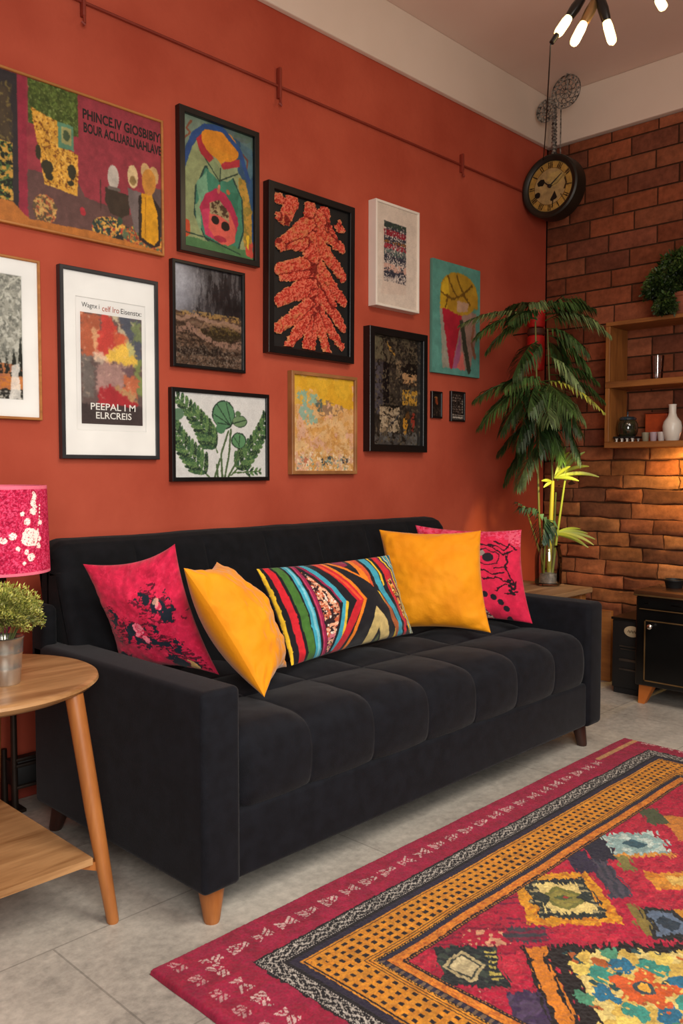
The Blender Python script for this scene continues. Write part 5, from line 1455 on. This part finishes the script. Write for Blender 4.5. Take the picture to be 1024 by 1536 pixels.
# ---------------------------------------------------------------- shelf and what stands on it
sh = thing('wall_shelf', (4.45, 1.5, 1.22), 'open wooden wall shelf with three boards on the brick wall', 'shelf')
SXF = 4.345; SYL = 2.222; SYR = 1.05; SB = BX - .012
def bd(z0, z1, name='board'): return BM().box(SXF, SB, SYR, SYL, z0, z1, .003, 2).done(name, M['shelfwood'], sh, smooth=False)
bd(1.220, 1.252); bd(1.545, 1.578); bd(1.878, 1.900)
for y in (SYL - .026, SYR):
    for (z0, z1) in ((1.252, 1.545), (1.578, 1.878)):
        BM().box(SXF + .002, SB, y, y + .026, z0, z1, .003, 2).done('upright', wood('shelf_upright', '7c4a22', 'a86c34', rough=.5, axis='z'), sh, smooth=False)
def T(y0, x0=4.44): return x0, y0
# tumbler
x, y, z = 4.44, 1.972, 1.5785
g = thing('glass_tumbler', (x, y, z), 'clear tall glass tumbler on the middle shelf board', 'glass')
BM().lathe((x, y, z), [(0, 0), (.027, 0), (.028, .004), (.031, .060), (.035, .128), (.0325, .128), (.029, .060), (.0255, .012), (0, .010)], 32, cap=False).done('tumbler', M['glass'], g)
# dark jar
x, y, z = 4.43, 2.128, 1.2525
tr = thing('black_tray', (x, y, z), 'small black tray on tiny feet under the dark jar, lower shelf board', 'tray')
BM().box(x - .050, x + .052, y - .062, y + .060, z + .020, z + .030, .003, 2).done('tray_top', M['blackmatte'], tr, smooth=False)
for k in range(4):
    yy = y - .045 + k * .030
    for xx in (x - .036, x + .036): BM().lathe((xx, yy, z), [(0, 0), (.006, 0), (.004, .008), (.009, .020), (0, .0202)], 12, cap=False).done('foot', M['ceramic'], tr)
g = thing('dark_jar', (x, y, z + .030), 'dark round glass jar with lid on the small black tray', 'jar')
BM().lathe((x, y, z + .0302), [(0, 0), (.040, 0), (.050, .012), (.056, .04), (.054, .066), (.046, .084), (.040, .090), (0, .090)], 36, cap=False).done('jar_body', mat('smoky_glass', '191a14', '3c3a26', rough=.08, coat=.8, scale=25), g)
BM().lathe((x, y, z + .120), [(0, 0), (.044, 0), (.046, .008), (.038, .016), (.012, .019), (.004, .021), (.004, .038), (.006, .044), (0, .047)], 32, cap=False).done('lid', mat('jar_lid', '20303a', '33444c', rough=.15, coat=.6), g)
# orange panel
z = 1.2525
g = thing('orange_box', (4.50, 2.0, z), 'upright orange box with dark rim standing at the back of the lower shelf board', 'box')
BM().box(4.485, 4.535, 1.935, 2.055, z, z + .152, .004, 2).done('box_body', M['orangebox'], g, smooth=False)
BM().box(4.480, 4.540, 1.930, 2.060, z + .1525, z + .160, .002, 2).done('box_lid', mat('box_lid', '5a2412', rough=.5), g, smooth=False)
# small cups
first = None
for k, (x, y, lab) in enumerate(((4.40, 2.012, 'grey green small cup, first after the dark jar, lower shelf board'), (4.395, 1.966, 'pale mauve small cup, middle of three on lower shelf board'), (4.39, 1.922, 'whitish small cup beside the white bottle vase'))):
    if first is None:
        g = thing('small_cup', (x, y, z), lab, 'cup', 'small cups on the lower shelf board')
        cm = BM().lathe((x, y, z), [(0, 0), (.014, 0), (.016, .003), (.0205, .048), (.0185, .048), (.014, .006), (0, .006)], 24, cap=False).done('cup_body', mat('cup_0', '8c8670', rough=.4), g)
        first = (g, cm)
    else:
        g = first[0].copy(); g.location = (x, y, z); g['label'] = lab; COL.objects.link(g)
        c2 = first[1].copy(); c2.data = c2.data.copy(); c2.data.materials.clear(); c2.data.materials.append(mat('cup_%d' % k, ('8c8670', 'ac98a0', 'c0b8b4')[k], rough=.4)); c2.parent = g; COL.objects.link(c2)
# white bottle vase
x, y = 4.40, 1.868
g = thing('bottle_vase', (x, y, z), 'white ceramic bottle vase with narrow neck on the lower shelf board', 'vase')
BM().lathe((x, y, z), [(0, 0), (.030, 0), (.034, .004), (.046, .045), (.049, .075), (.043, .100), (.024, .126), (.0185, .145), (.0185, .180), (.021, .190), (.0175, .190), (.015, .180), (0, .150)], 40, cap=False).done('vase_body', M['ceramic'], g)
# fern
x, y, z = 4.455, 1.835, 1.9005
fp = thing('hanging_fern', (x, y, z), 'trailing green fern in terracotta pot on top of the wall shelf', 'potted plant')
BM().lathe((x, y, z), [(0, 0), (.052, 0), (.054, .004), (.068, .095), (.074, .10), (.074, .118), (.066, .118), (.062, .10), (0, .098)], 36, cap=False).done('pot', M['terracotta'], fp)
gc = ['2a3e18', '35491f', '203012', '425426']
b_ = tuft_ball(x, y, z + .20, .135, 11000, fp, 'foliage', gc, .030, .0052, .95, .6, seed=21)
tuft_ball(x - .07, y + .10, z + .135, .075, 3600, fp, 'trailing_foliage', gc, .030, .0052, 1.3, .9, seed=22)
tuft_ball(x - .142, y + .045, z + .03, .045, 1700, fp, 'trailing_foliage', gc, .028, .0052, 1.5, 1.1, seed=23)

# ---------------------------------------------------------------- stove, dish and small black heater
st = thing('stove', (4.06, 1.35, 0), 'black retro stove cabinet with brass trim on orange wooden legs by brick wall', 'stove')
Y0s, Y1s = 1.00, 1.770; X0s, X1s = 3.80, 4.30
BM().box(X0s, X1s, Y0s, Y1s, .092, .512, .008, 3).done('body', M['blackmetal'], st)
BM().box(X0s - .010, X1s, Y0s - .008, Y1s + .008, .5125, .540, .004, 2).done('top', mat('stove_top', '3a2418', '57351f', rough=.25, coat=.4), st)
BM().box(X0s - .013, X0s - .0105, Y0s - .006, Y1s + .004, .515, .522, 0).done('top_trim', M['brass'], st, smooth=False)
BM().box(X0s - .004, X0s - .0005, Y0s + .02, Y1s - .012, .462, .500, .001, 1).done('control_panel', M['blackmetal'], st, smooth=False)
BM().box(X0s - .006, X0s - .0005, Y0s + .02, Y1s - .02, .452, .456, 0).done('panel_trim', M['brass'], st, smooth=False)
dr = BM().box(X0s - .010, X0s - .0005, 1.10, 1.722, .118, .405, .004, 2).done('door', M['blackmetal'], st, smooth=False)
b = BM()
for (y0, y1, z0, z1) in ((1.10, 1.722, .400, .4055), (1.10, 1.722, .118, .1235), (1.7165, 1.722, .118, .4055), (1.10, 1.1055, .118, .4055)):
    b.box(X0s - .0125, X0s - .0102, y0, y1, z0, z1)
b.done('door_trim', M['brass'], dr, smooth=False)
BM().lathe((X0s - .0102, 1.690, .378), [(0, 0), (.006, 0), (.006, -.010), (.012, -.014), (.012, -.022), (.007, -.027), (0, -.028)], 20, axis='x', cap=False).done('knob', M['chrome'], dr)
for y, w_ in ((1.725, .02), (1.60, .05)):
    BM().box(X0s - .0052, X0s - .0041, y - w_, y, .480, .487).done('badge', M['chrome'], st, smooth=False)
for (x, y) in ((X0s + .05, Y1s - .045), (X1s - .05, Y1s - .045), (X0s + .05, Y0s + .045), (X1s - .05, Y0s + .045)):
    sy = 1 if y > 1.4 else -1
    sx = -1 if x < 4.0 else 1
    b = BM(); a_ = [b.b.verts.new((x + sx * .012 + dx * .015, y + sy * .022 + dy * .015, 0)) for dx, dy in ((-1, -1), (1, -1), (1, 1), (-1, 1))]; c_ = [b.b.verts.new((x + dx * .026, y + dy * .034, .092)) for dx, dy in ((-1, -1), (1, -1), (1, 1), (-1, 1))]
    b.b.faces.new(a_[::-1]); b.b.faces.new(c_)
    for i in range(4): b.b.faces.new((a_[i], a_[(i + 1) % 4], c_[(i + 1) % 4], c_[i]))
    b.done('leg', mat('orange_wood', 'a85820', 'bc6c2c', rough=.45), st, smooth=False)
ds = thing('black_dish', (3.99, 1.67, .5405), 'small black flared dish on top of the stove', 'dish')
BM().lathe((3.99, 1.67, .5405), [(0, 0), (.036, 0), (.038, .004), (.044, .030), (.048, .034), (.048, .040), (.041, .040), (.034, .012), (0, .010)], 36, cap=False).done('dish_body', M['blackmatte'], ds)

ht = thing('heater', (4.05, 1.87, 0), 'small black heater with cream oval badge between sofa and stove', 'heater')
BM().box(3.92, 4.30, 1.797, 1.945, .03, .365, .006, 2).done('body', M['blackmatte'], ht)
BM().box(3.912, 4.30, 1.793, 1.949, .3655, .378, .003, 2).done('top', M['blackmetal'], ht, smooth=False)
BM().box(3.93, 4.29, 1.805, 1.94, 0, .03, .002, 1).done('plinth', M['blackmatte'], ht, smooth=False)
c_ = BM(); c_.lathe((3.9195, 1.842, .315), [(0, 0), (1, 0), (1, -.003), (.9, -.005), (0, -.005)], 32, axis='x', cap=False)
for v in c_.b.verts: v.co.y = 1.842 + (v.co.y - 1.842) * .040; v.co.z = .315 + (v.co.z - .315) * .027
bg = c_.done('badge', mat('cream_badge', 'cbb894', 'd8c8a8', rough=.5), ht); bg['label'] = 'cream oval badge'
b = BM()
for k in range(3): b.tube([(3.914, 1.862 - k * .015, .31), (3.9138, 1.858 - k * .015, .322), (3.914, 1.852 - k * .015, .308), (3.914, 1.850 - k * .015, .320)], .0018, 6)
b.done('badge_mark', mat('badge_mark', '5a4228', rough=.6), bg)
for z_, h_ in ((.235, .006), (.222, .004), (.165, .012), (.12, .008)):
    BM().box(3.914, 3.9195, 1.803, 1.905 if h_ > .005 else 1.90, z_, z_ + h_, .001, 1).done('trim_strip', mat('worn_steel', '4a443e', '6a625a', rough=.35, metal=.7), ht, smooth=False)
wp = BM().box(4.10, 4.125, 2.042, 2.11, 0, .37, .002, 2).done('wooden_plank', M['shelfwood'])
prop(wp, 'narrow orange brown wooden plank standing beside the small black heater', 'plank')

# ---------------------------------------------------------------- light
def area(name, loc, target, size, power, col, sy=None):
    L = bpy.data.lights.new(name, 'AREA'); L.energy = power; L.color = col; L.size = size
    if sy: L.shape = 'RECTANGLE'; L.size_y = sy
    o = bpy.data.objects.new(name, L); COL.objects.link(o); o.location = loc
    o.rotation_euler = (Vector(target) - Vector(loc)).to_track_quat('-Z', 'Y').to_euler()
    return o
def point(name, loc, power, col, r=.03):
    L = bpy.data.lights.new(name, 'POINT'); L.energy = power; L.color = col; L.shadow_soft_size = r
    o = bpy.data.objects.new(name, L); COL.objects.link(o); o.location = loc; return o
def spot(name, loc, target, power, col, ang, blend=.6, r=.03):
    L = bpy.data.lights.new(name, 'SPOT'); L.energy = power; L.color = col; L.spot_size = math.radians(ang); L.spot_blend = blend; L.shadow_soft_size = r
    o = bpy.data.objects.new(name, L); COL.objects.link(o); o.location = loc
    o.rotation_euler = (Vector(target) - Vector(loc)).to_track_quat('-Z', 'Y').to_euler(); return o
area('window_light', (-.15, -.75, 1.55), (1.5, 2.5, .85), 1.5, 86, (1.0, .955, .90))
area('floor_fill', (1.9, -.5, 2.95), (2.0, .9, 0), 1.4, 46, (1.0, .91, .80)).data.spread = math.radians(115)  # added overhead fill to brighten floor and rug, not a fitting
point('pendant_glow', (HB.x - .02, HB.y - .02, HB.z - .30), 7, (1.0, .74, .45), .08)
area('shelf_light', (4.46, 1.80, 1.214), (4.60, 1.78, .9), .05, 6.5, (1.0, .62, .16), .5)
spot('palm_light', (3.72, 1.86, 1.30), (VX, VY, .95), 27, (1.0, .86, .30), 40, .8)
wd = bpy.data.worlds.new('world'); SC.world = wd; wd.use_nodes = True
wd.node_tree.nodes['Background'].inputs[0].default_value = (1.0, .86, .74, 1); wd.node_tree.nodes['Background'].inputs[1].default_value = .10

SC.view_settings.view_transform = 'Standard'
SC.view_settings.look = 'None'
SC.cycles.use_denoising = True
SC.cycles.max_bounces = 8
SC.cycles.sample_clamp_indirect = 4
